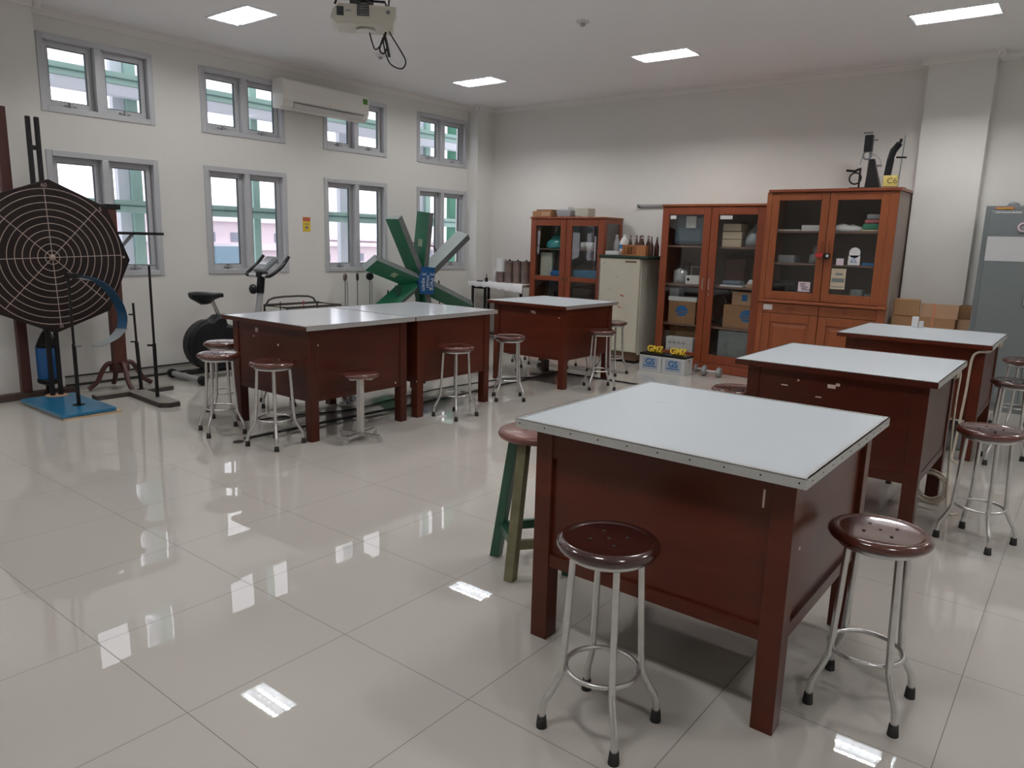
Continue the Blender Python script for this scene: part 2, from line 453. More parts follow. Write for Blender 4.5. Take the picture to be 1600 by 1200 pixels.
# windows
def window(n, y0, z0, z1):
    root = thing('window_%d' % n, 'grey aluminium window with two side by side sashes', None, (0, 0, 0), kind='structure')
    y1 = y0+WW; x = XL; f = MB()
    b = 0.05
    f.box(x-0.10, y0, z0, x+0.012, y0+b, z1).box(x-0.10, y1-b, z0, x+0.012, y1, z1)
    f.box(x-0.10, y0+b, z0, x+0.012, y1-b, z0+b).box(x-0.10, y0+b, z1-b, x+0.012, y1-b, z1)
    ym = (y0+y1)/2
    f.box(x-0.10, ym-0.03, z0+b, x+0.012, ym+0.03, z1-b)
    struct(f.make('window_frame', 'frame_alu', root, bev=0.003))
    for a, c in ((y0+b, ym-0.03), (ym+0.03, y1-b)):
        s = MB(); w = 0.05; p, q = z0+b, z1-b
        s.box(x-0.085, a, p, x-0.05, a+w, q).box(x-0.085, c-w, p, x-0.05, c, q)
        s.box(x-0.085, a+w, p, x-0.05, c-w, p+w).box(x-0.085, a+w, q-w, x-0.05, c-w, q)
        s.m = 1; e = 0.006
        s.box(x-0.078, a+w, p+w, x-0.052, a+w+e, q-w).box(x-0.078, c-w-e, p+w, x-0.052, c-w, q-w)
        s.box(x-0.078, a+w, p+w, x-0.052, c-w, p+w+e).box(x-0.078, a+w, q-w-e, x-0.052, c-w, q-w)
        so = struct(s.make('window_sash', ['frame_alu', 'frame_alu_dark'], root, bev=0.002))
        g = MB().box(x-0.068, a+w, p+w, x-0.064, c-w, q-w).make('window_pane', 'window_glass', so); struct(g)
        hm = (a+c)/2
        h = MB().box(x-0.05, hm-0.05, p+0.018, x-0.03, hm+0.05, p+0.028).box(x-0.05, hm-0.012, p+0.008, x-0.022, hm+0.012, p+0.05)
        struct(h.make('window_handle', 'grey_silver', so))
n = 1
for y in WINY:
    for a, b in WZ:
        window(n, y, a, b); n += 1

# ------------------------------------------------------------------ outside
def outside(o, label, cat): return tag(o, label, cat)
for nm, z0, z1, lab in (('steel_beam', 2.80, 3.03, 'green and pale horizontal beam outside the upper windows'),
                        ('steel_beam', 1.61, 1.74, 'green horizontal beam outside the lower windows')):
    b = MB()
    if z0 > 2:
        b.box(-8.45, -2, 2.91, -8.30, 14, 3.03); b.m = 1; b.box(-8.295, -2, 2.965, -8.285, 14, 2.975)
        b.m = 2; b.box(-8.44, -2, 2.80, -8.31, 14, 2.908)
    else:
        b.box(-8.42, -2, z0, -8.30, 14, z1); b.m = 1; b.box(-8.297, -2, 1.675, -8.287, 14, 1.69)
    b.m = 0
    outside(b.make(nm, ['out_green', 'out_line_dark', 'out_pale']), lab, 'beam')
for yc, wd, mt, xx, lab in ((3.93, 0.12, 'out_pale', -8.55, 'pale post outside the first pair of windows'), (4.05, 0.11, 'out_green', -8.50, 'green post beside the pale one outside the first pair of windows'),
                       (5.53, 0.09, 'out_green', -8.5, 'green post seen through the second lower window'), (6.95, 0.14, 'out_pale', -8.55, 'pale post seen through the third lower window'),
                       (8.46, 0.13, 'out_pale', -8.55, 'pale post seen through the window nearest the corner'), (8.575, 0.09, 'out_green', -8.5, 'slim green post seen through the window nearest the corner'),
                       (9.17, 0.19, 'out_green_dark', -8.5, 'dark green post seen through the window nearest the corner')):
    outside(MB().box(xx-0.03, yc-wd/2, -0.5, xx+0.045, yc+wd/2, 4.2).make('outside_post', mt), lab, 'post')
outside(MB().box(-300, -100, -6.2, -9, 300, -6).make('outside_ground', 'out_ground'), 'ground outside far below the windows', 'ground')['kind'] = 'structure'
def building(y0, y1, top, lab, rows, x=-60):
    r = thing('outside_building', lab, 'building', (x, y0, -6))
    L = y1-y0; Hh = top+6
    MB().box(-12, 0, 0, 0, L, Hh).make('wall', 'out_building', r)
    rf = MB(); rf.box(-12.4, -0.4, Hh, 0.5, L+0.4, Hh+0.35); rf.make('roof', 'out_building_white', r)
    for k, z in enumerate(rows):
        zz = z+6
        MB().box(0, 0, zz-1.35, 0.5, L, zz-0.75).make('ledge', 'out_building_white', r)
        y = 0.8
        while y < L-1.4:
            wnd = MB(); wnd.box(0.0, y, zz-0.65, 0.06, y+0.75, zz+0.15); wnd.make('window', 'out_window', r); y += 2.2
    return r
building(18, 32.5, 3.0, 'pink building far outside the first window', (1.9, -0.4, -2.6))
building(33.5, 43, 2.35, 'pink building with rows of windows outside the second window', (1.3, -1.0, -3.2))
building(45, 56, 0.35, 'low pink building outside the third window', (-0.5, -2.7), -62)
building(57.5, 82, 0.9, 'pink block outside the window nearest the corner', (-0.1, -2.3), -64)
outside(MB().box(-58.5, 33.3, -6, -57, 36.6, 0.3).make('glass_stairwell', 'out_glass_blue'), 'bluish glass stairwell in front of the pink building', 'building')
outside(MB().box(-9.5, -2, 0.55, -8.8, 14, 0.98).make('parapet', 'out_building_white'), 'white parapet just outside the lower windows', 'parapet')

# ------------------------------------------------------------------ ceiling lights
def make_light():
    r = thing('ceiling_light', 'recessed louvred fluorescent ceiling light', 'ceiling light')
    h = MB()
    h.box(-FW, -FD, FH, FW, FD, FH+0.01)
    h.box(-FW, -FD, 0, -FW+0.006, FD, FH).box(FW-0.006, -FD, 0, FW, FD, FH).box(-FW, -FD, 0, FW, -FD+0.006, FH).box(-FW, FD-0.006, 0, FW, FD, FH)
    h.make('housing', 'housing_white', r)
    t = MB(); e = 0.018
    t.box(-FW-e, -FD-e, -0.005, FW+e, -FD, -0.0005).box(-FW-e, FD, -0.005, FW+e, FD+e, -0.0005)
    t.box(-FW-e, -FD, -0.005, -FW, FD, -0.0005).box(FW, -FD, -0.005, FW+e, FD, -0.0005)
    t.make('rim', 'housing_white', r)
    l = MB(); l.box(-FW+0.006, -0.006, 0.0, FW-0.006, 0.006, 0.035)
    for i in range(7):
        x = -FW+0.06+i*0.08
        l.box(x-0.002, -FD+0.006, 0.001, x+0.002, FD-0.006, 0.018)
    l.make('louvre', 'louvre_metal', r)
    for s in (-1, 1):
        tb = MB().cyl((-FW+0.03, s*0.072, 0.040), 0.013, 2*FW-0.06, 12, 'x'); tb.make('tube', 'fluorescent_tube', r)
    return r
proto = make_light(); first = True
LL = {(-6.11, 3.92): 'recessed louvred light nearest the projector, above the first windows', (-6.11, 7.04): 'recessed louvred light near the corner of the two walls',
      (-3.69, 7.04): 'recessed louvred light above the fridge and cream door, middle of the far row', (-1.18, 7.04): 'recessed louvred light nearest the back pillar, with its fins showing'}
k = 0
for x in LX:
    for y in LY:
        o = proto if first else copy_tree(proto); first = False
        o.location = (x, y, H)
        o['group'] = 'recessed louvred ceiling lights'
        k += 1
        o['label'] = LL.get((x, y), 'recessed louvred ceiling light overhead, out of the photo, in row %s' % ['one', 'two', 'three'][LY.index(y)] + ' of column ' + ['one', 'two', 'three', 'four'][LX.index(x)])
# smoke detectors
for (x, y, lab) in ((-3.73, 5.62, 'round white smoke detector alone on the bare ceiling'), (-6.12, 5.50, 'round white smoke detector behind the projector cables')):
    r = thing('smoke_detector', lab, 'smoke detector', (x, y, H))
    MB().lathe([(0.055, 0), (0.055, -0.015), (0.040, -0.022)], n=20).make('base', 'white_plastic', r)
    MB().lathe([(0.022, -0.0222), (0.022, -0.04), (0.012, -0.045)], n=16).make('sensor', 'grey_silver', r)

# ------------------------------------------------------------------ stools
def make_stool(seatmat, holes=True):
    r = thing('lab_stool', 'x', 'stool')
    s = MB(); R = 0.150; t = 0.585
    s.lathe([(0.0, t-0.036), (R-0.02, t-0.036), (R-0.006, t-0.031), (R, t-0.02), (R-0.003, t-0.009), (R-0.014, t-0.001), (R-0.022, t), (R-0.030, t-0.004), (R-0.034, t-0.005), (0.0, t-0.003)], n=40)
    if holes:
        s.m = 1
        for a, q in ((0, 0), (45, 0.055), (135, 0.055), (225, 0.055), (315, 0.055)):
            x, y = q*math.cos(math.radians(a)), q*math.sin(math.radians(a))
            s.cyl((x, y, t-0.0038), 0.0055, 0.0016, 10)
    s.make('seat', [seatmat, 'hole_black'], r)
    MB().ring((0, 0, t-0.045), 0.112, 0.010, 8, 32).make('seat_ring', 'tube_steel', r)
    MB().ring((0, 0, 0.185), 0.108, 0.0075, 8, 36).make('foot_ring', 'tube_steel', r)
    for k in range(4):
        a = PI/4+k*PI/2; c, sn = math.cos(a), math.sin(a)
        prof = [(0.100, 0.548), (0.105, 0.46), (0.113, 0.30), (0.120, 0.20), (0.126, 0.165), (0.150, 0.115), (0.168, 0.085), (0.175, 0.05), (0.176, 0.01)]
        lg = MB().tube([(q*c, q*sn, z) for q, z in prof], 0.0105, 8, smooth_path=3).make('leg', 'tube_steel', r)
        MB().lathe([(0.0165, 0), (0.0165, 0.004), (0.0135, 0.036), (0.0125, 0.036)], (0.176*c, 0.176*sn, 0), 12).make('rubber_foot', 'rubber_black', lg)
    return r
protos = {}
def stool(x, y, deg, label, group, seat='seat_brown', sz=1.0, spread=1.0):
    if seat not in protos: protos[seat] = make_stool(seat); o = protos[seat]
    else: o = copy_tree(protos[seat])
    o.location = (x, y, 0); o.rotation_euler = (0, 0, math.radians(deg)); o.scale = (spread, spread, sz)
    o['label'] = label; o['group'] = group
    return o
G1 = 'steel legged stools around the near row of tables'; G2 = 'steel legged stools around the far tables'
stool(-1.005, 1.76, 0, 'dark glossy brown round stool in front of the nearest table', G1, 'seat_brown_dark', sz=1.022)
stool(-0.425, 2.41, 0, 'brown stool with five holes beside the free side of the nearest table', G1)
stool(-0.32, 4.235, -20, 'brown stool beside the second table, next to the coiled cable', G1)
stool(-0.355, 6.02, 12, 'dark topped stool beside the third table, partly cut by the frame', G1, 'seat_brown_dark')
stool(-0.40, 7.30, 30, 'stool against the grey locker, behind another stool', G1)
stool(-1.645, 4.33, 20, 'brown stool of which only the seat rim shows between two near tables', G1)
stool(-0.99, 5.08, 0, 'stool behind the second near table, one black foot showing under it', G1)
stool(-0.92, 6.98, 10, 'stool behind the third near table, almost hidden by it', G1)
stool(-4.87, 2.83, -17, 'front stool of the pair at the corner of the window-side table', G2)
stool(-5.36, 3.16, -20, 'rear stool of the pair, half hidden by the table corner near the exercise bike', G2)
stool(-4.315, 2.90, 12, 'stool in front of the window-side table with a taped switch plate', G2, spread=1.05)
stool(-4.00, 4.38, 0, 'stool in front of the middle joined table', G2)
stool(-4.11, 5.22, 45, 'stool between the joined tables and the table before the fridge', G2)
stool(-3.79, 6.27, 45, 'stool beside the table before the fridge', G2)
stool(-5.37, 3.64, -30, 'stool behind the window-side table, seen only by its feet', G2)
stool(-5.33, 5.27, 20, 'stool behind the middle joined table, seen only by its feet', G2)
stool(-5.37, 6.16, 10, 'stool behind the joined tables near the green wheel, seen by its feet', G2)
stool(-5.12, 6.48, 25, 'stool on the far side of the table before the fridge, ring showing under it', G2)
stool(-5.26, 7.02, 0, 'stool near the glass cabinet, seen by its feet under the table', G2)
stool(-4.55, 7.12, 10, 'stool behind the table, before the fridge, feet showing', G2)
stool(-4.13, 7.08, 0, 'stool close to the fridge door, ring and feet showing under the table', G2)

# pedestal stool
r = thing('pedestal_stool', 'low stool on a single square steel column with a star base', 'stool', (-4.0, 3.385, 0), math.radians(12))
MB().lathe([(0, 0.458), (0.125, 0.458), (0.137, 0.466), (0.137, 0.478), (0.125, 0.488), (0, 0.486)], n=32).make('seat', 'seat_brown', r)
MB().box(-0.10, -0.018, 0.443, 0.10, 0.018, 0.457).box(-0.018, -0.10, 0.443, 0.018, 0.10, 0.457).make('seat_bracket', 'steel_light', r, bev=0.003)
MB().box(-0.020, -0.020, 0.04, 0.020, 0.020, 0.45).make('column', 'tube_steel', r, bev=0.003)
for k in range(4):
    m_ = MB(); m_.X = Matrix.Rotation(k*PI/2, 4, 'Z')
    m_.taper((0.09, 0, 0.028), (0.085, 0.012), (0.085, 0, 0.052), (0.08, 0.012)); m_.box(0.155, -0.012, 0.0, 0.178, 0.012, 0.04)
    m_.make('foot', 'tube_steel', r)

# wooden green stool
r = thing('wooden_stool', 'round brown wooden stool with green and worn olive legs beside the nearest table', 'stool', (-1.83, 2.52, 0), math.radians(8))
MB().lathe([(0, 0.590), (0.145, 0.590), (0.158, 0.598), (0.162, 0.610), (0.156, 0.622), (0.142, 0.628), (0, 0.626)], n=36).make('seat', 'seat_brown_dusty', r)
hol = MB()
for a in range(3):
    q = 2*PI*a/3; hol.cyl((0.05*math.cos(q), 0.05*math.sin(q), 0.626), 0.005, 0.0012, 8)
hol.make('screw_hole', 'hole_black', r)
for k in range(4):
    a = [PI, -PI/2, 0, PI/2][k]
    c, s_ = math.cos(a), math.sin(a); R0, R1 = 0.185, 0.095
    lg = MB()
    ux, uy = -s_, c
    def rect(R, z, h=0.022):
        return [(R*c+dx*h*c+dy*h*ux, R*s_+dx*h*s_+dy*h*uy, z) for dx, dy in ((-1,-1),(1,-1),(1,1),(-1,1))]
    lg.add(rect(R0, 0)+rect(R1, 0.59), [(0,3,2,1),(4,5,6,7),(0,1,5,4),(1,2,6,5),(2,3,7,6),(3,0,4,7)])
    lg.make('leg', 'stool_olive' if k in (1, 3) else 'stool_green', r, bev=0.003)
def bar(mbx, p, q, w, h):
    p, q = Vector(p), Vector(q); d = (q-p); L = d.length; d.normalize(); up = Vector((0,0,1)); sd = d.cross(up).normalized(); up = sd.cross(d)
    vs = [e + sd*a*w/2 + up*b*h/2 for e in (p, q) for a, b in ((-1,-1),(1,-1),(1,1),(-1,1))]
    mbx.add(vs, [(0,3,2,1),(4,5,6,7),(0,1,5,4),(1,2,6,5),(2,3,7,6),(3,0,4,7)])
RR = 0.160
pts = [(-RR, 0, 0.15), (0, -RR, 0.15), (RR, 0, 0.15), (0, RR, 0.15)]
for k in range(4):
    b = MB(); bar(b, pts[k], pts[(k+1) % 4], 0.02, 0.04); b.make('stretcher', 'stool_olive' if k == 1 else 'stool_green', r)

# ------------------------------------------------------------------ tables
def chips(mbx, lst, face, t=0.0012):
    """small patches of missing paint lying in the panel's own surface"""
    for a, z, wa, wz in lst:
        if face == 'y': mbx.box(a-wa/2, -t, z-wz/2, a+wa/2, 0.0005, z+wz/2)
        else: mbx.box(-0.0005, a-wa/2, z-wz/2, t, a+wa/2, z+wz/2)
def table(x0, y0, W, D, label, wood, top='laminate_white', chy=(), chx=(), inset=0.055, riv=False, insf=None):
    r = thing('lab_table', label, 'table', (x0, y0, 0), group='square lab tables with white tops and brown panels')
    Ht = 0.82; th = 0.026
    tp = MB().box(0.004, 0.004, Ht-th, W-0.004, D-0.004, Ht); tp.m = 1
    for (a, b, la, an) in ((0.25, 0.62, 0.05, 0.3), (0.30, 0.78, 0.035, -0.2)):
        if riv:
            ca, sa = math.cos(an), math.sin(an)
            tp.add([(W*a-la*ca/2, D*b-la*sa/2, Ht+0.0004), (W*a+la*ca/2, D*b+la*sa/2, Ht+0.0004), (W*a+la*ca/2, D*b+la*sa/2+0.003, Ht+0.0004), (W*a-la*ca/2, D*b-la*sa/2+0.002, Ht+0.0004)], [(0,1,2,3)])
    tp.make('tabletop', [top, 'scratch_grey'], r)
    tr = MB(); e = 0.0
    z0, z1 = Ht-th-0.004, Ht+0.0025; w = 0.014 if riv else 0.006
    tr.m = 0 if riv else 2; tr.box(0, 0, z0, W, 0.004, Ht-0.002); tr.m = 0; tr.box(0, D-0.004, z0, W, D, z1).box(0, 0.004, z0, 0.004, D-0.004, z1).box(W-0.004, 0.004, z0, W, D-0.004, z1)
    tr.box(0, 0, Ht+0.0002, W, w, z1).box(0, D-w, Ht+0.0002, W, D, z1).box(0, w, Ht+0.0002, w, D-w, z1).box(W-w, w, Ht+0.0002, W, D-w, z1)
    if riv:
        tr.m = 1
        for i in range(10):
            tr.cyl((0.02+i*(W-0.04)/9, -0.0008, Ht-0.014), 0.0028, 0.001, 8, 'y')
            tr.cyl((W-0.0002, 0.05+i*(D-0.1)/9, Ht-0.014), 0.0028, 0.001, 8, 'x')
    tr.make('edge_trim', ['trim_alu', 'hole_black', wood], r)
    i = inset; f = insf if insf is not None else inset; L = 0.068; zt = Ht-th-0.004
    X0, X1, Y0, Y1 = i, W-i*0.72, f, D-f
    for a, b in ((X0, Y0), (X1-L, Y0), (X1-L, Y1-L), (X0, Y1-L)):
        MB().box(a, b, 0, a+L, b+L, zt).make('leg', wood, r, bev=0.003)
    zb = 0.285; rec = 0.012
    for side in range(4):
        p = MB()
        if side in (0, 2):
            yy = Y0+0.006 if side == 0 else Y1-0.006; sg = 1 if side == 0 else -1
            a, b = X0+L, X1-L
            lo, hi = sorted((yy+sg*rec, yy+sg*(rec+0.012))); p.box(a, lo, zb+0.002, b, hi, zt)
            lo, hi = sorted((yy, yy+sg*0.022)); p.box(a, lo, zt-0.10, b, hi, zt).box(a, lo, zb, b, hi, zb+0.045)
            if not riv: 
                lo, hi = sorted((yy+sg*0.003, yy+sg*0.02)); p.box(a, lo, zb+0.045, b, hi, zt-0.10)
            if side == 0 and chy:
                p.m = 1; p.X = Matrix.Translation((0, yy, 0)); chips(p, chy, 'y'); p.X = None
        else:
            xx = X0+0.006 if side == 3 else X1-0.006; sg = 1 if side == 3 else -1
            a, b = Y0+L, Y1-L
            lo, hi = sorted((xx+sg*rec, xx+sg*(rec+0.012))); p.box(lo, a, zb+0.002, hi, b, zt)
            lo, hi = sorted((xx, xx+sg*0.022)); p.box(lo, a, zt-0.06, hi, b, zt).box(lo, a, zb, hi, b, zb+0.045)
            if not riv: 
                lo, hi = sorted((xx+sg*0.003, xx+sg*0.02)); p.box(lo, a, zb+0.045, hi, b, zt-0.06)
            if side == 1 and chx:
                p.m = 1; p.X = Matrix.Translation((xx, 0, 0)); chips(p, chx, 'x'); p.X = None
        p.make('side_panel', [wood, 'paint_chip'], r)
    return r
T1 = table(-1.53, 1.985, 0.99, 0.985, 'nearest lab table, its white top edged with riveted metal trim', 'table_wood', riv=True, chy=[(0.86, 0.72, 0.006, 0.055)], chx=[(0.16, 0.56, 0.012, 0.008)])
T2 = table(-1.52, 3.945, 0.99, 0.95, 'second lab table of the near row, white socket under its far corner', 'table_wood_dark', chy=[(0.33, 0.735, 0.01, 0.01), (0.26, 0.70, 0.035, 0.006), (0.50, 0.725, 0.04, 0.02), (0.53, 0.738, 0.02, 0.016), (0.44, 0.66, 0.03, 0.006)])
T3 = table(-1.49, 5.83, 0.99, 0.98, 'third lab table of the near row, in front of the grey locker', 'table_wood')
T4 = table(-5.16, 3.035, 1.03, 1.02, 'joined lab table nearest the exercise bike, plate on its apron', 'table_wood_dark', 'laminate_glossy', chy=[(0.36, 0.735, 0.035, 0.03), (0.32, 0.685, 0.014, 0.008), (0.62, 0.65, 0.014, 0.014)], chx=[(0.12, 0.68, 0.03, 0.012), (0.85, 0.32, 0.01, 0.012)])
T5 = table(-5.16, 4.06, 1.03, 1.0, 'middle lab table, its top butted against the one nearest the bike', 'table_wood', 'laminate_glossy', chx=[(0.10, 0.73, 0.02, 0.015), (0.06, 0.30, 0.02, 0.012)])
T6 = table(-4.93, 5.86, 0.985, 0.985, 'lab table standing alone before the fridge, worn paint on its corner', 'table_wood', chy=[(0.55, 0.735, 0.05, 0.022), (0.57, 0.725, 0.03, 0.016), (0.87, 0.70, 0.02, 0.01)])
# sockets and cables on near tables
MB().box(0.93, 0.74, 0.74, 0.975, 0.90, 0.788).make('socket_box', 'socket_cream', T2, bev=0.003)
MB().box(0.93, 0.72, 0.74, 0.975, 0.88, 0.788).make('socket_box', 'socket_cream', T3, bev=0.003)
tag(MB().tube([(-0.535, 4.72, 0.765), (-0.53, 4.67, 0.735), (-0.525, 4.60, 0.6), (-0.515, 4.57, 0.35), (-0.50, 4.56, 0.1), (-0.48, 4.56, 0.012), (-0.44, 4.60, 0.008)], 0.006, 6, smooth_path=5).make('power_cable', 'cable_cream'),
    'cream cable dropping from the socket of the second table', 'cable')
tag(MB().tube([(-0.52, 6.40, 0.777), (-0.517, 5.95, 0.777), (-0.535, 5.857, 0.775), (-0.585, 5.855, 0.765), (-0.612, 5.86, 0.71), (-0.618, 5.86, 0.5), (-0.628, 5.86, 0.3), (-0.638, 5.855, 0.1), (-0.64, 5.83, 0.012), (-0.60, 5.76, 0.010)], 0.009, 6, smooth_path=5).make('power_cable', 'cable_cream'),
    'thick cream cable bending down over the corner of the third table', 'cable')
mb = MB()
for i in range(7):
    R = 0.085+random.uniform(-0.012, 0.014); cx, cy = -0.60+random.uniform(-0.012, 0.012), 4.70+random.uniform(-0.03, 0.03); cz = 0.105+random.uniform(-0.01, 0.012)
    an = random.uniform(-0.3, 0.3)
    P = [(cx+R*math.cos(t)*math.cos(an*0.5), cy+R*math.cos(t)*math.sin(an*0.5), cz+R*math.sin(t)) for t in [2*PI*j/28 for j in range(28)]]
    mb.tube(P, 0.0045, 6, True)
tag(mb.make('cable_coil', 'cable_cream'), 'loose coil of cream cable at the foot of the second table', 'cable')
o = MB().lathe([(0.0, 0.0), (0.085, 0.0), (0.095, 0.02), (0.105, 0.12), (0.09, 0.17), (0.05, 0.20), (0.0, 0.205)], n=14)
tag(o.make('plastic_bag', 'bag_grey'), 'grey plastic bag standing on the floor under the third table', 'bag').location = (-0.71, 6.22, 0)

# ------------------------------------------------------------------ cabinets
def glazed_door(parent, x0, x1, z0, z1, y, st=0.06, rails=(), wood='cab_wood', glass=True, name='door', bot=None):
    f = MB(); t = 0.022; bt = bot or st
    f.box(x0, y, z0, x0+st, y+t, z1).box(x1-st, y, z0, x1, y+t, z1)
    f.box(x0+st, y, z1-st, x1-st, y+t, z1).box(x0+st, y, z0, x1-st, y+t, z0+bt)
    for a in rails: f.box(x0+st, y, a-0.03, x1-st, y+t, a+0.03)
    d = f.make(name, wood, parent, bev=0.003)
    MB().box(x0+st, y+0.009, z0+bt, x1-st, y+0.012, z1-st).make('glass', 'cabinet_glass', d)
    return d
def carcass(parent, x0, x1, y0, y1, z0, z1, wood, side_glass=False, side=None, inner='cab_inside'):
    t = 0.02
    MB().box(x0, y1-0.012, z0, x1, y1, z1).make('back_panel', inner, parent)
    MB().box(x0, y0, z0, x0+t, y1-0.012, z1).make('side_panel', wood, parent)
    if side_glass:
        s = MB(); s.box(x1-t, y0, z0, x1, y0+0.05, z1).box(x1-t, y1-0.062, z0, x1, y1-0.012, z1).box(x1-t, y0+0.05, z1-0.06, x1, y1-0.062, z1).box(x1-t, y0+0.05, z0, x1, y1-0.062, z0+0.55)
        so = s.make('side_panel', wood, parent)
        MB().box(x1-0.012, y0+0.05, z0+0.55, x1-0.009, y1-0.062, z1-0.06).make('glass', 'cabinet_glass', so)
    else:
        MB().box(x1-t, y0, z0, x1, y1-0.012, z1).make('side_panel', side or wood, parent)
    MB().box(x0+t, y0, z0, x1-t, y1-0.012, z0+0.02).make('bottom_panel', wood, parent)

# cabinet 1 : small glazed cabinet with bags
C1 = thing('glazed_cabinet', 'smaller glazed wooden cabinet beside the fridge, boxes on its top', 'cabinet', (0, 0, 0))
a0, a1, b0, b1 = -6.03, -4.90, 8.05, 8.50
carcass(C1, a0, a1, b0+0.022, b1, 0.05, 1.72, 'cab_wood_red', side_glass=True)
MB().box(a0-0.01, b0-0.01, 1.715, a1+0.01, b1, 1.74).make('top_panel', 'cab_wood_red', C1, bev=0.004)
MB().box(a0+0.01, b0+0.03, 0, a1-0.01, b1-0.01, 0.05).make('plinth', 'cab_wood_red', C1)
xm = (a0+a1)/2
for p, q in ((a0, xm-0.004), (xm+0.004, a1)):
    d = glazed_door(C1, p, q, 0.06, 1.712, b0, 0.085, rails=(0.95,), wood='cab_wood_red', bot=0.10)
    kx = q-0.03 if q < xm else p+0.03
    MB().box(kx-0.01, b0-0.012, 0.93, kx+0.01, b0, 0.97).make('latch', 'handle_brown', d)
for z in (0.45, 0.96, 1.33):
    MB().box(a0+0.02, b0+0.05, z-0.012, a1-0.02, b1-0.012, z).make('shelf', 'cab_shelf', C1)
MB().box(-5.60, b0-0.001, 1.716, -5.38, b0+0.001, 1.724).make('label_strip', 'white_plastic', C1)

# cabinet 2 : tall two door glazed
C2 = thing('glazed_cabinet', 'tall narrow-framed glazed cabinet full of boxes, between fridge and tallest cabinet', 'cabinet', (0, 0, 0))
a0, a1, b0, b1 = -4.08, -2.865, 7.98, 8.50
carcass(C2, a0, a1, b0+0.022, b1, 0.10, 1.86, 'cab_wood_red')
MB().box(a0-0.008, b0-0.012, 1.855, a1, b1, 1.88).make('top_panel', 'cab_wood', C2, bev=0.004)
MB().box(a0, b0+0.012, 0, a1, b1-0.01, 0.10).make('plinth', 'cab_wood_red', C2)
MB().box(a0, b0, 0.005, a1, b0+0.02, 0.10).make('plinth_board', 'cab_wood_red', C2, bev=0.004)
xm = -3.485
for p, q, g in ((a0, xm-0.003, 0), (xm+0.003, a1-0.01, 1)):
    d = glazed_door(C2, p, q, 0.105, 1.85, b0, 0.085, wood='cab_wood_red', bot=0.10)
    kx = q-0.035 if q < xm else p+0.035
    MB().tube([(kx, b0, 1.06), (kx, b0-0.02, 1.05), (kx, b0-0.022, 1.0), (kx, b0-0.02, 0.95), (kx, b0, 0.94)], 0.004, 6, smooth_path=3).make('handle', 'steel_light', d)
    MB().box(p+0.10, b0+0.002, 1.715, p+0.19-0.02*(1-g)+0.05*g, b0+0.0075, 1.755).make('sticker', 'white_plastic', d, bev=0.002)
MB().cyl((xm+0.035, b0-0.01, 0.885), 0.008, 0.011, 10, 'y').make('lock', 'steel_light', C2)
for z in (0.52, 0.98, 1.42):
    MB().box(a0+0.02, b0+0.06, z-0.02, a1-0.02, b1-0.012, z).make('shelf', 'cab_shelf', C2)

# cabinet 3 : tallest, glazed above, panelled below
C3 = thing('display_cupboard', 'tallest wooden cupboard, glazed above and panelled below, lab apparatus on top', 'cabinet', (0, 0, 0))
a0, a1, b0, b1 = -2.855, -1.60, 7.92, 8.50
mb_side = 'cab_side_grey'
carcass(C3, a0, a1, b0+0.022, b1, 0.08, 1.99, 'cab_wood', side='cab_side_grey')
MB().box(a0+0.015, b0-0.02, 1.985, a1+0.02, b1, 2.015).make('top_panel', 'cab_wood_red', C3, bev=0.005)
MB().box(a0, b0+0.02, 0, a1, b1-0.01, 0.08).make('plinth', 'cab_wood_red', C3)
# corner posts and middle rail
MB().box(a0, b0, 0.05, a0+0.055, b0+0.03, 1.985).make('stile', 'cab_wood', C3, bev=0.003)
MB().box(a1-0.075, b0, 0.05, a1, b0+0.03, 1.985).make('stile', 'cab_wood', C3, bev=0.003)
MB().box(a0-0.005, b0-0.028, 0.855, a1+0.01, b0+0.03, 0.885).make('ledge', 'cab_wood', C3, bev=0.008)
xm = -2.225
for p, q in ((a0+0.056, xm-0.003), (xm+0.003, a1-0.076)):
    d = glazed_door(C3, p, q, 0.89, 1.98, b0+0.002, 0.075, wood='cab_wood', bot=0.085)
    kx = q-0.03 if q < xm else p+0.03
    MB().box(kx-0.008, b0-0.012, 1.38, kx+0.008, b0+0.003, 1.50).make('handle', 'cab_wood_red', d, bev=0.003)
    # drawer
    dr = MB().box(p, b0+0.004, 0.745, q, b0+0.026, 0.85).make('drawer', 'cab_wood', C3, bev=0.004)
    MB().box((p+q)/2-0.04, b0-0.006, 0.79, (p+q)/2+0.04, b0+0.005, 0.805).make('pull', 'cab_wood_red', dr, bev=0.003)
    # panelled door
    f = MB(); s = 0.085
    f.box(p, b0+0.004, 0.10, p+s, b0+0.026, 0.74).box(q-s, b0+0.004, 0.10, q, b0+0.026, 0.74).box(p+s, b0+0.004, 0.65, q-s, b0+0.026, 0.74).box(p+s, b0+0.004, 0.10, q-s, b0+0.026, 0.19)
    f.box(p+s, b0+0.016, 0.19, q-s, b0+0.026, 0.65)
    pd = f.make('door', 'cab_wood', C3, bev=0.004)
    f = MB(); f.taper((((p+q)/2), b0+0.011, 0.25), (0, 0), (((p+q)/2), b0+0.011, 0.25), (0, 0)); f = MB()
    xc0, xc1 = p+s+0.045, q-s-0.045
    f.add([(xc0-0.03, b0+0.016, 0.205), (xc1+0.03, b0+0.016, 0.205), (xc1+0.03, b0+0.016, 0.635), (xc0-0.03, b0+0.016, 0.635), (xc0, b0+0.007, 0.24), (xc1, b0+0.007, 0.24), (xc1, b0+0.007, 0.60), (xc0, b0+0.007, 0.60)],
          [(0,1,5,4),(1,2,6,5),(2,3,7,6),(3,0,4,7),(4,5,6,7),(0,3,2,1)])
    f.make('raised_panel', 'cab_wood', pd)
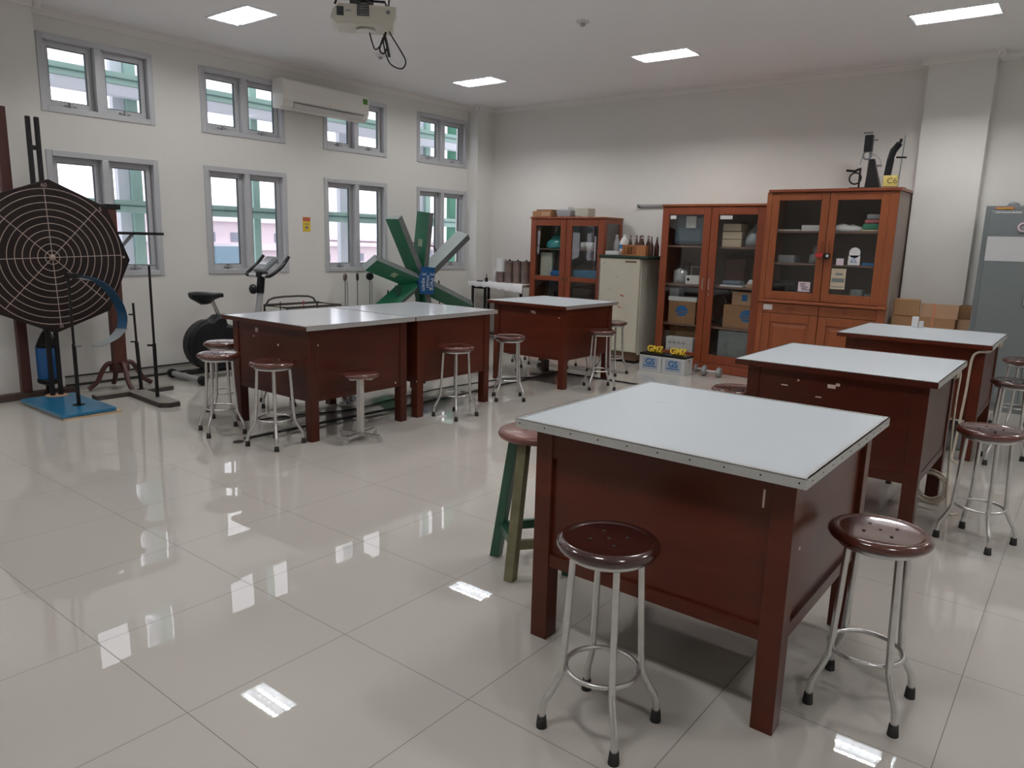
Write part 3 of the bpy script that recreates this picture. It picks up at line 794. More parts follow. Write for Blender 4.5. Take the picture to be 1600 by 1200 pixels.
for z in (1.27, 1.60):
    MB().box(a0+0.02, b0+0.06, z-0.016, a1-0.02, b1-0.012, z).make('shelf', 'cab_shelf', C3)
MB().box(a0+0.02, b0+0.06, 0.94, a1-0.02, b1-0.012, 0.955).make('shelf', 'cab_inside', C3)
MB().box(-2.795, b0-0.0005, 0.775, -2.70, b0+0.006, 0.83).make('label_card', 'paper_white', C3)
# padlock / red tag on the handles, papers stuck on glass
r = thing('padlock', 'red and black lock hanging on the handles of the tallest cupboard', 'lock', (-2.225, 7.885, 1.36))
MB().box(-0.075, -0.02, -0.018, 0.0, 0.02, 0.022).make('red_sleeve', 'red', r, bev=0.006)
MB().cyl((0.035, -0.025, -0.005), 0.032, 0.04, 18, 'y').make('lock_body', 'black_plastic', r)
MB().cyl((0.047, -0.031, -0.003), 0.014, 0.006, 14, 'y').make('dial', 'white_plastic', r)
yy = b0+0.006
def flatbox(name, mt, x0, x1, z0, z1, y0, y1, label, cat, group=None, bev=0.002):
    return tag(MB().box(x0, y0, z0, x1, y1, z1).make(name, mt, bev=bev), label, cat, group)
st = thing('sticker', 'white printed leaflet with dark drawing on the glass of the tallest cupboard', 'sticker', (0, 0, 0), group='papers stuck on the cupboard glass')
MB().box(-2.455, yy, 0.985, -2.335, yy+0.003, 1.085).make('sheet', 'pink_paper', st)
mbx = MB()
for i in range(5): mbx.box(-2.44+0.006*i, yy-0.001, 1.062-0.015*i, -2.38+0.012*i-0.02*(i % 2), yy, 1.068-0.015*i)
mbx.make('print', 'hole_black', st)
st = thing('sticker', 'cream poster leaflet low on the other glass door of the tallest cupboard', 'sticker', (0, 0, 0), group='papers stuck on the cupboard glass')
MB().box(-2.14, yy, 1.03, -2.00, yy+0.003, 1.235).make('sheet', 'card_cream', st)
mbx = MB(); mbx.box(-2.13, yy-0.001, 1.10, -2.01, yy, 1.14).box(-2.10, yy-0.001, 1.17, -2.03, yy, 1.19).box(-2.13, yy-0.001, 1.05, -2.01, yy, 1.058)
mbx.make('print', 'metal_grey', st)
st = thing('sticker', 'white round-topped sticker with a blue drawing on the cupboard glass', 'sticker', (0, 0, 0), group='papers stuck on the cupboard glass')
mbx = MB().box(-1.995, yy, 1.275, -1.885, yy+0.003, 1.37); mbx.prism([(-1.94+0.052*math.cos(a), 1.395+0.052*math.sin(a)) for a in [2*PI*i/20 for i in range(20)]], yy, yy+0.0028, 'y')
mbx.make('sheet', 'paper_white', st)
MB().tube([(-1.97, yy-0.001, 1.30), (-1.945, yy-0.001, 1.355), (-1.915, yy-0.001, 1.30), (-1.96, yy-0.001, 1.31)], 0.004, 5).make('print', 'blue_print', st)
tag(MB().box(-2.105, yy, 1.268, -2.035, yy+0.003, 1.335).make('sticker', 'pink_paper', bev=0.012), 'plain lilac rounded sticker on the cupboard glass', 'sticker', 'papers stuck on the cupboard glass')
# things inside cabinet 3
flatbox('paper_stack', 'paper_white', -2.50, -2.25, 1.601, 1.66, 8.0, 8.3, 'stack of white papers on the top shelf of the tallest cupboard', 'papers')
flatbox('paper_stack', 'paper_white', -2.74, -2.52, 1.601, 1.615, 8.0, 8.25, 'thin white papers on the top shelf behind the first glass door', 'papers')
o = MB().lathe([(0, 0), (0.14, 0), (0.15, 0.02), (0.13, 0.05), (0.06, 0.07), (0, 0.07)], n=20).make('cloth_pile', 'paper_white'); crumple(o, 0.016); o.location = (-2.08, 8.12, 1.601)
tag(o, 'rounded pile of white cloths behind the second glass door', 'cloth')
for i, (mt, z, hh, lab) in enumerate((('card_cream', 1.601, 0.022, 'cream folder under the coloured ones on the cupboard shelf'), ('green_folder', 1.624, 0.055, 'green folder on the cupboard top shelf'), ('pink_folder', 1.680, 0.04, 'pink folder above the green one on the cupboard shelf'), ('bag_grey', 1.721, 0.05, 'grey bag on top of the coloured folders in the cupboard'))):
    flatbox('folder', mt, -1.93+0.015*i, -1.66, z, z+hh, 8.0, 8.25, lab, 'folder', 'folders on the cupboard top shelf', bev=0.012)
flatbox('glass_box', 'bag_grey', -2.73, -2.56, 1.271, 1.35, 8.05, 8.25, 'grey translucent tray on the middle shelf of the tallest cupboard', 'tray')
o = MB().lathe([(0.05, 0), (0.06, 0.01), (0.055, 0.09), (0.02, 0.10), (0.03, 0.14), (0.02, 0.18), (0, 0.19)], n=14).make('glass_jar', 'metal_grey'); o.location = (-2.38, 8.15, 1.271)
tag(o, 'grey stoppered jar on the middle shelf of the tallest cupboard', 'jar')
flatbox('tin_box', 'blue_print', -1.88, -1.76, 1.271, 1.30, 8.0, 8.12, 'flat blue box on the middle shelf of the tallest cupboard', 'box')
flatbox('tin_box', 'red_orange', -1.76, -1.66, 1.271, 1.295, 8.0, 8.12, 'flat red box beside the blue one in the cupboard', 'box')
flatbox('storage_case', 'black_plastic', -2.76, -2.50, 0.956, 1.07, 8.02, 8.3, 'black case in the bottom glazed shelf of the tallest cupboard', 'case', bev=0.02)
flatbox('storage_case', 'bag_grey', -1.98, -1.86, 0.956, 1.03, 8.05, 8.2, 'small grey case low behind the second cupboard glass', 'case', bev=0.015)
flatbox('storage_case', 'metal_grey', -1.84, -1.66, 0.956, 0.99, 8.05, 8.2, 'low grey box beside the small case in the cupboard', 'case')

# things inside cabinet 2
def carton(x0, x1, z0, z1, y0, y1, label, mt='card_brown', logo=None, logos='blue_print', group='cartons in the tall glazed cabinet'):
    r = thing('carton', label, 'box', ((x0+x1)/2, (y0+y1)/2, z0), group=group)
    W2, D2, H2 = (x1-x0)/2, (y1-y0)/2, z1-z0
    MB().box(-W2, -D2, 0, W2, D2, H2).make('carton_body', mt, r, bev=0.003)
    if logo:
        cx, cz, rx, rz = logo
        l = MB()
        l.prism([(cx+rx*math.cos(a), cz+rz*math.sin(a)) for a in [PI*i/12 for i in range(13)]], -D2-0.001, -D2, 'y')
        l.box(cx-rx*1.05, -D2-0.001, cz-rz*0.45, cx+rx*1.05, -D2, cz-rz*0.12)
        l.prism([(cx+rx*0.8*math.cos(a), cz-rz*0.6-rz*0.5*math.sin(a)) for a in [PI*i/12 for i in range(13)]], -D2-0.001, -D2, 'y')
        l.make('logo', logos, r)
    return r
carton(-3.97, -3.63, 0.521, 0.78, 8.06, 8.36, 'brown carton with a blue round mark behind the first glass door', logo=(0.0, 0.15, 0.075, 0.06))
r = carton(-3.30, -2.93, 0.521, 0.78, 8.08, 8.38, 'brown carton with a blue round mark behind the second glass door', logo=(0.09, 0.15, 0.08, 0.065))
r = carton(-3.22, -2.95, 0.781, 0.93, 8.1, 8.35, 'cream carton with a blue square on top of a brown one', mt='card_light')
MB().box(-0.02, -0.127, 0.05, 0.04, -0.1255, 0.12).make('blue_mark', 'blue_print', r)
flatbox('flat_box', 'paper_white', -3.98, -3.62, 0.781, 0.83, 8.06, 8.36, 'flat white printed box on the brown carton', 'box')
flatbox('white_tin', 'bag_grey', -3.99, -3.87, 0.831, 0.925, 8.1, 8.25, 'small pale tin on the flat white box', 'box')
r = thing('hoop', 'round pale metal hoop standing behind both cabinet doors', 'hoop', (-3.47, 8.435, 0.705))
MB().ring((0, 0, 0), 0.17, 0.012, 8, 36, 'y').make('rim', 'metal_grey', r)
MB().tube([(0.0, 0, -0.16), (0.06, 0, -0.05), (0.05, 0, 0.08), (0.0, 0, 0.16)], 0.018, 6, smooth_path=4).make('inner_plate', 'metal_grey', r)
carton(-3.99, -3.62, 0.125, 0.48, 8.16, 8.4, 'plain brown carton at the bottom of the tall glazed cabinet', mt='card_dark')
r = carton(-3.96, -3.62, 0.125, 0.36, 8.03, 8.15, 'white carton with handwriting at the bottom of the tall glazed cabinet', mt='paper_white')
mbx = MB()
for i in range(4): mbx.tube([(-0.14+0.06*i+dx, -0.0615, 0.16+dz) for dx, dz in ((0, 0), (0.015, 0.03), (0.02, -0.01), (0.04, 0.015))], 0.004, 5)
for i in range(5): mbx.tube([(-0.13+0.055*i+dx, -0.0615, 0.08+dz) for dx, dz in ((0, 0), (0.015, 0.02), (0.02, -0.015), (0.035, 0.01))], 0.0035, 5)
mbx.make('handwriting', 'metal_grey', r)
flatbox('small_box', 'paper_white', -3.60, -3.52, 0.125, 0.27, 8.06, 8.2, 'narrow white box beside the handwritten carton', 'box')
flatbox('equipment_case', 'metal_grey', -3.33, -2.92, 0.125, 0.49, 8.05, 8.4, 'large flat grey case behind the second cabinet door', 'case', bev=0.01)
flatbox('equipment_bag', 'bag_blue_grey', -3.98, -3.60, 1.421, 1.78, 8.08, 8.4, 'dark blue grey wrapped equipment on the top cabinet shelf', 'bag', bev=0.05)
tag(MB().box(-3.82, 8.06, 1.62, -3.70, 8.078, 1.75).make('tag_paper', 'paper_white'), 'white paper label fixed to the dark wrapped equipment', 'paper')
for i, zz in enumerate((1.421, 1.506, 1.592)):
    flatbox('cream_box', 'card_cream', -3.38, -3.16-0.015*(i == 2), zz, zz+0.078, 8.08, 8.3, ['bottom', 'middle', 'topmost'][i]+' cream box in the stack of three on the top cabinet shelf', 'box', 'stack of cream boxes in the cabinet')
o = MB().lathe([(0, 0), (0.10, 0), (0.11, 0.06), (0.08, 0.14), (0.03, 0.22), (0.02, 0.25), (0, 0.25)], n=12).make('plastic_bag', 'bag_grey'); crumple(o, 0.016); o.location = (-3.04, 8.17, 1.421)
tag(o, 'crumpled clear plastic bag on the top shelf beside cream boxes', 'bag')
o = MB().lathe([(0, 0), (0.085, 0), (0.09, 0.06), (0.075, 0.14), (0.04, 0.17), (0, 0.175)], n=12).make('plastic_bag', 'bottle_clear'); crumple(o, 0.016); o.location = (-3.89, 8.17, 0.981)
tag(o, 'white plastic bag on the middle cabinet shelf', 'bag')
r = thing('meter_box', 'white instrument box with a wire handle on the middle cabinet shelf', 'instrument', (-3.70, 8.14, 0.981))
MB().box(-0.085, -0.07, 0, 0.085, 0.07, 0.10).make('case', 'white_plastic', r, bev=0.005)
MB().tube([(-0.05, 0, 0.10), (-0.05, 0, 0.20), (0.08, 0, 0.20), (0.08, 0, 0.10)], 0.004, 6).make('handle', 'steel_light', r)
MB().cyl((-0.05, -0.0725, 0.055), 0.018, 0.003, 14, 'y').make('dial', 'black_plastic', r)
flatbox('wooden_case', 'wood_dark_red', -3.38, -3.14, 1.0, 1.30, 8.2, 8.45, 'dark brown wooden case on the middle cabinet shelf', 'case', bev=0.02)
flatbox('paper_stack', 'paper_white', -3.36, -3.10, 0.981, 1.0, 8.06, 8.3, 'white papers at the edge of the middle cabinet shelf', 'papers')
flatbox('cloth_bundle', 'bag_blue_grey', -3.34, -3.12, 1.0005, 1.05, 8.06, 8.19, 'blue folded bundle on the white papers in the cabinet', 'cloth', bev=0.02)
r = thing('measuring_device', 'small white and black device on a cream box in the cabinet', 'instrument', (-2.99, 8.15, 1.02))
MB().taper((0, 0, 0.0), (0.075, 0.06), (0.01, 0, 0.05), (0.06, 0.05)).make('body', 'white_plastic', r, bev=0.006)
MB().box(-0.04, -0.03, 0.0505, 0.05, 0.03, 0.07).make('clamp', 'black_plastic', r, bev=0.004)
flatbox('cream_box', 'card_light', -3.07, -2.92, 0.981, 1.018, 8.08, 8.24, 'low cream box under the small device', 'box')

# things inside cabinet 1 and on top
o = MB().lathe([(0, 0), (0.15, 0), (0.17, 0.03), (0.14, 0.10), (0.08, 0.15), (0, 0.17)], n=16).make('plastic_bag', 'teal_plastic'); crumple(o, 0.016); o.location = (-5.72, 8.24, 1.333); o.scale = (0.9, 0.85, 1.0)
tag(o, 'shiny teal plastic bag on the upper shelf of the smaller cabinet', 'bag')
for i in range(3):
    o = MB().lathe([(0, 0), (0.035, 0), (0.035, 0.085), (0.03, 0.095), (0, 0.095)], n=14).make('white_jar', 'white_plastic'); o.location = (-5.27+0.075*i, 8.16, 1.331)
    tag(o, ['first', 'middle', 'last'][i]+' white plastic jar in the row on the cabinet shelf', 'jar', 'white jars in the smaller cabinet')
flatbox('white_board', 'fridge_side', -5.93, -5.74, 0.961, 1.28, 8.15, 8.2, 'pale panel standing in the smaller cabinet', 'board')
flatbox('blue_case', 'blue_plastic', -5.74, -5.56, 0.961, 1.05, 8.1, 8.25, 'blue rounded case on the middle shelf of the smaller cabinet', 'case', bev=0.03)
flatbox('blue_tray', 'blue_paint', -5.38, -5.02, 0.961, 1.07, 8.12, 8.4, 'wide blue tray behind the second door of the smaller cabinet', 'tray', bev=0.01)
r = thing('globe_stand', 'dark red model on a foot in the smaller cabinet', 'model', (-5.17, 8.30, 1.071))
MB().lathe([(0.05, 0), (0.05, 0.01), (0.02, 0.03), (0.03, 0.10), (0.10, 0.13), (0.12, 0.16), (0.07, 0.20), (0, 0.21)], n=16).make('body', 'wood_dark_red', r)
flatbox('hanging_tag', 'pink_paper', -5.055, -5.035, 1.20, 1.50, 8.085, 8.09, 'narrow pink strip hanging inside the smaller cabinet', 'tag')
flatbox('dark_bottle_box', 'black_plastic', -5.7, -5.6, 0.451, 0.78, 8.15, 8.3, 'tall black box low in the smaller cabinet', 'box')
r = thing('carton', 'open brown carton on top of the smaller cabinet', 'box', (-5.91, 8.2, 1.741))
MB().box(-0.15, -0.09, 0, 0.15, 0.09, 0.075).make('carton_body', 'card_brown', r, bev=0.004)
MB().box(-0.09, -0.08, 0.076, 0.15, 0.08, 0.095).make('flap', 'card_dark', r)
MB().box(0.0, -0.0925, 0.012, 0.13, -0.0905, 0.06).make('panel_print', 'card_light', r)
r = thing('plastic_tub', 'translucent white tub with a lid on top of the smaller cabinet', 'tub', (-5.58, 8.22, 1.741))
MB().taper((0, 0, 0), (0.10, 0.08), (0, 0, 0.085), (0.115, 0.09)).make('tub', 'bottle_clear', r, bev=0.008)
MB().box(-0.10, -0.08, 0.086, 0.07, 0.08, 0.13).make('lid', 'paper_white', r, bev=0.01)
r = thing('white_box', 'light grey box at the end of the smaller cabinet top', 'box', (-5.30, 8.22, 1.741))
MB().box(-0.10, -0.08, 0, 0.10, 0.08, 0.11).make('box_body', 'fridge_side', r, bev=0.004)
MB().tube([(-0.1, -0.085, 0.035), (-0.03, -0.085, 0.02), (0.03, -0.085, 0.005)], 0.004, 5).make('strap', 'paper_white', r)

# ------------------------------------------------------------------ fridge
r = thing('fridge', 'old cream one-door fridge with magnets and a dark green mat on top', 'fridge', (0, 0, 0))
a0, a1, b0, b1 = -4.82, -4.27, 7.86, 8.42
MB().box(a0+0.01, b0+0.05, 0.10, a1, b1, 1.25).make('fridge_body', 'fridge_side', r, bev=0.008)
d = MB().box(a0, b0, 0.135, a1-0.005, b0+0.046, 1.25).make('door', 'fridge_cream', r, bev=0.01)
MB().box(a1-0.20, b0-0.004, 1.205, a1-0.05, b0+0.002, 1.225).make('handle', 'handle_brown', d, bev=0.006)
MB().tube([(a0-0.006, b0+0.01, 1.24), (a0-0.012, b0+0.005, 1.15), (a0-0.004, b0, 1.05), (a0-0.010, b0+0.005, 0.9), (a0-0.006, b0+0.01, 0.5)], 0.004, 5, smooth_path=4).make('door_seal', 'metal_grey', d)
for i, (px, pz, mt, w_, h_, an) in enumerate(((0.33, 0.81, 'red', 0.05, 0.011, -0.3), (0.30, 0.67, 'red', 0.045, 0.011, -0.35), (0.15, 0.88, 'metal_grey', 0.06, 0.004, 0.05), (0.14, 0.75, 'metal_grey', 0.04, 0.004, 0.0), (0.24, 1.03, 'metal_grey', 0.05, 0.005, 0.0), (0.28, 0.46, 'handle_brown', 0.012, 0.018, 0), (0.06, 1.19, 'hole_black', 0.01, 0.01, 0))):
    m_ = MB(); m_.X = Matrix.Translation((a0+px, b0-0.001, pz)) @ Matrix.Rotation(-an, 4, 'Y'); m_.box(-w_/2, -0.001, -h_/2, w_/2, 0.001, h_/2)
    m_.make('magnet', mt, d)
MB().box(a0+0.02, b0+0.02, 0.03, a1-0.01, b1-0.02, 0.13).make('kick_plate', 'handle_brown', r)
for x in (a0+0.05, a1-0.06):
    MB().box(x-0.02, b0+0.06, 0, x+0.02, b0+0.10, 0.03).make('foot', 'black_plastic', r)
MB().box(a0-0.02, b0-0.01, 1.251, a1+0.10, b1, 1.285).make('top_mat', 'mat_green', r, bev=0.008)
# on the fridge
r = thing('tray', 'low white tray on the fridge mat', 'tray', (-4.72, 8.02, 1.286))
MB().box(-0.095, -0.06, 0, 0.095, 0.06, 0.045).make('tray_body', 'white_plastic', r, bev=0.004)
for i, (x, y, h, mt, lab) in enumerate(((-4.80, 8.20, 0.24, 'bottle_clear', 'clear bottle nearest the smaller cabinet, on the fridge'), (-4.70, 8.26, 0.24, 'bottle_clear', 'clear bottle behind the white one on the fridge'))):
    r = thing('bottle', lab, 'bottle', (x, y, 1.286), group='bottles on the fridge')
    MB().lathe([(0, 0), (0.036, 0), (0.038, 0.02), (0.038, h*0.62), (0.018, h*0.86), (0.016, h*0.94), (0, h*0.94)], n=18).make('bottle_body', mt, r)
    MB().cyl((0, 0, h*0.94), 0.017, h*0.07, 12).make('cap', 'white_plastic', r)
r = thing('bottle', 'white bottle with a blue band on the fridge', 'bottle', (-4.655, 8.13, 1.286), group='bottles on the fridge')
MB().lathe([(0, 0), (0.052, 0), (0.055, 0.02), (0.055, 0.155), (0.025, 0.215), (0.0, 0.216)], n=20).make('bottle_body', 'white_plastic', r)
MB().lathe([(0.0556, 0.075), (0.0556, 0.125)], n=20).make('label_band', 'blue_print', r)
MB().cyl((0, 0, 0.2165), 0.018, 0.03, 12).make('cap', 'white_plastic', r)
r = thing('bottle_rack', 'slatted orange wooden crate of brown bottles on the fridge', 'crate', (-4.43, 8.06, 1.286))
m_ = MB(); m_.box(-0.16, -0.09, 0, 0.16, 0.09, 0.012).box(-0.16, -0.09, 0.012, -0.15, 0.09, 0.125).box(0.03, -0.09, 0.012, 0.04, 0.09, 0.125).box(0.15, -0.09, 0.012, 0.16, 0.09, 0.125)
m_.box(-0.15, -0.09, 0.11, 0.15, -0.082, 0.125).box(-0.15, 0.082, 0.012, 0.15, 0.09, 0.125).box(0.04, -0.09, 0.012, 0.15, -0.082, 0.11)
m_.make('crate_frame', 'wood_orange', r)
for i in range(7):
    MB().box(-0.145+i*0.0255, -0.0895, 0.012, -0.135+i*0.0255, -0.0825, 0.11).make('slat', 'wood_orange', r)
bp = None
for i, (x, y) in enumerate(((-4.53, 8.06), (-4.47, 8.10), (-4.355, 8.04), (-4.31, 8.10), (-4.415, 8.10), (-4.225, 8.02), (-4.205, 8.12))):
    if bp is None:
        bp = thing('brown_bottle', '', 'bottle')
        MB().lathe([(0, 0), (0.028, 0), (0.030, 0.01), (0.030, 0.11), (0.013, 0.165), (0.012, 0.225), (0, 0.225)], n=16).make('bottle_body', 'bottle_brown', bp); o = bp
    else: o = copy_tree(bp)
    o.location = (x, y, 1.2985 if i < 5 else 1.286); o['group'] = 'brown bottles on the fridge'
    o['label'] = ['brown bottle at the slatted end of the crate', 'brown bottle behind the crate slats, second along', 'front brown bottle at the solid end of the crate', 'rear brown bottle nearest the crate end', 'brown bottle between two others in the crate',
                  'brown bottle in front, standing on the mat beside the crate', 'brown bottle behind, standing on the mat by the tall cabinet'][i]

# rail on back wall
r = thing('wall_rail', 'thin grey rail on the wall above the fridge', 'rail', (-4.72, 8.54, 1.90))
MB().box(0, -0.01, -0.012, 0.62, 0.01, 0.012).make('rail_bar', 'grey_silver', r)
MB().box(0, -0.025, -0.03, 0.02, 0.03, 0.012).make('hook', 'metal_grey', r)

# batteries
def battery(x, lab, last):
    r = thing('car_battery', lab, 'battery', (x, 7.64, 0), group='white car batteries on the floor')
    W2, D2 = 0.138, 0.105
    MB().box(-W2, -D2, 0, W2, D2, 0.185).make('case', 'battery_white', r, bev=0.004)
    MB().box(-W2, -D2, 0.186, W2, D2, 0.208).make('lid', 'black_plastic', r, bev=0.003)
    m_ = MB().box(-0.095, -D2-0.0015, 0.03, 0.095, -D2-0.0002, 0.16); m_.make('label_plate', 'battery_label', r)
    text('GS', 'lettering', 0.098, (0.0, -D2-0.0025, 0.112), (PI/2, 0, 0), 'blue_print', r, bold=0.003)
    MB().box(-0.085, -D2-0.003, 0.058, 0.075, -D2-0.0016, 0.07).make('underline', 'blue_print', r)
    text('GM7', 'handle_lettering', 0.095, (0.01, -0.02, 0.250), (PI/2-0.25, 0, 0), 'yellow', r, 0.010, 0.003)
    MB().box(-0.07, -0.01, 0.209, 0.09, 0.02, 0.228).make('handle', 'yellow', r, bev=0.004)
    if last:
        text('178', 'lettering', 0.03, (W2+0.001, 0.0, 0.155), (PI/2, 0, PI/2), 'black_plastic', r)
battery(-3.895, 'white car battery nearest the fridge, blue letters on its front', False)
battery(-3.61, 'white car battery nearest the dumbbell, dark print on its end', True)
for x, y, rz, lab in ((-3.25, 7.76, 0.05, 'grey dumbbell lying before the tall glazed cabinet'), (-3.40, 7.86, 0.1, 'grey dumbbell half hidden behind the battery')):
    r = thing('dumbbell', lab, 'dumbbell', (x, y, 0.055), rz)
    for s in (-1, 1):
        m_ = MB(); m_.lathe([(0.040, -0.028), (0.054, -0.020), (0.056, 0.0), (0.054, 0.020), (0.040, 0.028)], (s*0.085, 0, 0), 8, 'x', smooth=False)
        m_.make('weight', 'dumbbell_grey', r)
    MB().cyl((-0.06, 0, 0), 0.014, 0.12, 12, 'x').make('grip', 'steel_light', r)
    if 'half' in lab: r.scale = (0.6, 0.9, 0.9); r.location.z = 0.05; r.location.x = -3.43; r.location.y = 7.87

# apparatus on top of cupboard (z 2.016)
r = thing('optical_bench_apparatus', 'black pulley and lens apparatus on the tallest cupboard', 'apparatus', (-1.95, 8.15, 2.016))
MB().box(-0.16, -0.05, 0, 0.06, 0.05, 0.02).make('base', 'black_paint', r)
MB().taper((0.055, 0, 0), (0.07, 0.05), (0.02, 0, 0.29), (0.022, 0.02)).make('cone_post', 'black_paint', r)
MB().tube([(-0.01, 0, 0.02), (-0.01, 0, 0.52)], 0.007, 8).make('rod', 'metal_grey', r)
MB().box(-0.065, -0.03, 0.36, 0.01, 0.03, 0.52).make('clamp_block', 'black_plastic', r, bev=0.006)
MB().ring((-0.03, 0, 0.33), 0.038, 0.010, 8, 24, 'y').make('ring', 'metal_grey', r)
MB().tube([(-0.085, 0, 0.545), (0.0, 0, 0.545)], 0.010, 8).make('top_screw', 'metal_grey', r)
MB().tube([(0.01, 0, 0.47), (0.055, 0, 0.47)], 0.007, 8).make('side_screw', 'metal_grey', r)
MB().tube([(-0.05, 0, 0.42), (-0.09, 0, 0.24)], 0.004, 6).make('string', 'metal_grey', r)
MB().tube([(0.02, 0, 0.34), (0.08, 0, 0.30), (0.10, 0, 0.24)], 0.003, 6, smooth_path=4).make('wire', 'metal_grey', r)
MB().box(0.0, -0.012, 0.215, 0.11, 0.012, 0.235).make('cross_arm', 'metal_grey', r)
MB().tube([(-0.21, 0, 0.19), (-0.13, 0, 0.18), (-0.09, 0, 0.20)], 0.012, 8).make('crank', 'black_paint', r)
MB().ring((-0.12, 0, 0.11), 0.055, 0.008, 8, 20, 'y').make('wheel', 'black_paint', r)
MB().tube([(-0.08, 0, 0.02), (-0.08, 0, 0.21)], 0.010, 8).make('rod', 'black_paint', r)
r = thing('retort_stand', 'black bent tube apparatus on a thin rod, beside the back pillar', 'apparatus', (-1.68, 8.17, 2.016))
MB().box(-0.09, -0.06, 0, 0.07, 0.06, 0.015).make('base', 'wood_dark_red', r)
MB().tube([(0.0, 0, 0.015), (0.02, 0, 0.50)], 0.006, 8).make('rod', 'metal_grey', r)
MB().tube([(-0.10, -0.01, 0.13), (-0.085, -0.01, 0.29)], 0.034, 12).make('lower_tube', 'black_plastic', r)
MB().tube([(-0.088, -0.01, 0.29), (-0.07, -0.01, 0.36), (-0.02, -0.01, 0.43)], [0.030, 0.034, 0.030], 12).make('upper_tube', 'black_plastic', r)
MB().tube([(-0.02, -0.01, 0.43), (-0.012, -0.01, 0.47)], 0.014, 8).make('nozzle', 'black_plastic', r)
MB().tube([(-0.04, 0, 0.30), (0.05, 0, 0.295)], 0.009, 8).make('clamp', 'black_paint', r)
MB().tube([(-0.12, -0.01, 0.11), (-0.10, -0.01, 0.13)], 0.016, 8).make('tip', 'black_paint', r)
r = thing('yellow_box', 'yellow box with dark lettering on the tallest cupboard', 'box', (-1.725, 8.07, 2.032))
MB().box(-0.06, -0.035, 0, 0.06, 0.035, 0.105).make('box_body', 'yellow_pale', r, bev=0.006)
text('C6', 'lettering', 0.075, (0.02, -0.036, 0.052), (PI/2, 0, 0), 'handle_brown', r)

# ------------------------------------------------------------------ locker, cardboard
r = thing('metal_locker', 'grey metal locker with a taped white sheet and a round sticker', 'locker', (0, 0, 0))
a0, a1, b0, b1 = -0.895, 0.02, 7.98, 8.44
MB().box(a0, b0+0.02, 0.0, a1, b1, 1.845).make('locker_body', 'metal_grey', r, bev=0.004)
for p, q in ((a0+0.045, -0.44), (-0.436, a1-0.045)):
    d = MB().box(p, b0, 0.08, q, b0+0.019, 1.80).make('door', 'metal_grey', r, bev=0.004)
    MB().box(q-0.07, b0-0.02, 0.98, q-0.05, b0, 1.10).make('handle', 'steel_light', d, bev=0.003)
m_ = MB(); m_.box(a0+0.045, b0-0.003, 1.36, -0.46, b0-0.001, 1.575); m_.make('taped_sheet', 'paper_fold', r)
m_ = MB().ring((-0.595, b0-0.003, 1.655), 0.034, 0.010, 6, 20, 'y'); m_.make('round_sticker', 'pink_paper', r)
MB().cyl((-0.595, b0-0.004, 1.655), 0.014, 0.004, 12, 'y').make('sticker_centre', 'grey_silver', r)
MB().box(-0.82, b0+0.016, 1.812, -0.68, b0+0.0195, 1.832).make('red_strip', 'red_orange', r)
m_ = MB()
for i in range(9): m_.box(-0.81+0.0135*i, b0+0.0145, 1.816, -0.801+0.0135*i, b0+0.0158, 1.828-0.003*(i % 2))
m_.make('strip_print', 'yellow', r)
m_ = MB()
for i in range(16): m_.box(-0.815+0.0125*i, b0-0.0015, 1.778, -0.807+0.0125*i+0.002*(i % 3 == 1), b0-0.0002, 1.792-0.003*(i % 2))
m_.make('white_print', 'paper_white', r)
r = thing('dark_box', 'dark box with a pink mark on top of the grey locker', 'box', (-0.60, 8.2, 1.846))
MB().box(0, -0.08, 0, 0.22, 0.08, 0.095).make('box_body', 'black_plastic', r, bev=0.003)
MB().cyl((0.06, -0.083, 0.045), 0.02, 0.003, 12, 'y').make('mark', 'pink_folder', r)
o = MB().lathe([(0, 0), (0.05, 0), (0.045, 0.02), (0.02, 0.035), (0, 0.037)], n=16).make('small_bowl', 'metal_grey'); o.location = (-0.70, 8.12, 1.846)
tag(o, 'small grey dome beside the dark box on the locker', 'bowl')
r = thing('cardboard_box', 'large opened brown cardboard box between the tallest cupboard and the locker', 'box', (0, 0, 0))
MB().box(-1.565, 8.06, 0, -1.02, 8.30, 0.80).make('carton_body', 'card_brown', r)
MB().box(-1.565, 8.06, 0.801, -1.33, 8.10, 0.97).make('flap', 'card_brown', r, bev=0.012)
MB().box(-1.325, 8.10, 0.801, -1.01, 8.13, 0.935).make('flap', 'card_light', r)
MB().box(-1.218, 8.055, 0.72, -1.20, 8.0595, 0.80).box(-1.218, 8.095, 0.80, -1.20, 8.0995, 0.934).make('tape', 'tape_orange', r)
r = thing('cardboard_box', 'smaller darker cardboard box squeezed against the locker', 'box', (0, 0, 0))
MB().box(-1.015, 8.16, 0, -0.905, 8.34, 0.80).make('carton_body', 'card_light', r)
MB().box(-1.015, 8.16, 0.801, -0.905, 8.34, 0.93).make('carton_top', 'card_dark', r)
for i, (x, w_, h_, mt, lab) in enumerate(((-1.145, 0.016, 0.085, 'paper_white', 'white upright stick with pink edge on the third table rear edge'), (-1.122, 0.028, 0.085, 'paper_white', 'taller white small box at the rear of the third table'), (-1.085, 0.030, 0.052, 'paper_fold', 'shorter white small box at the rear of the third table'))):
    flatbox('small_box', mt, x-w_/2, x+w_/2, 0.8225, 0.8225+h_, 6.72, 6.75, lab, 'box', 'small white boxes on the third table', bev=0.001)
flatbox('chalk_strip', 'pink_folder', -1.1355, -1.1365+0.0, 0.8225, 0.90, 6.719, 6.75, 'thin pink strip between the small white boxes', 'strip') if False else None

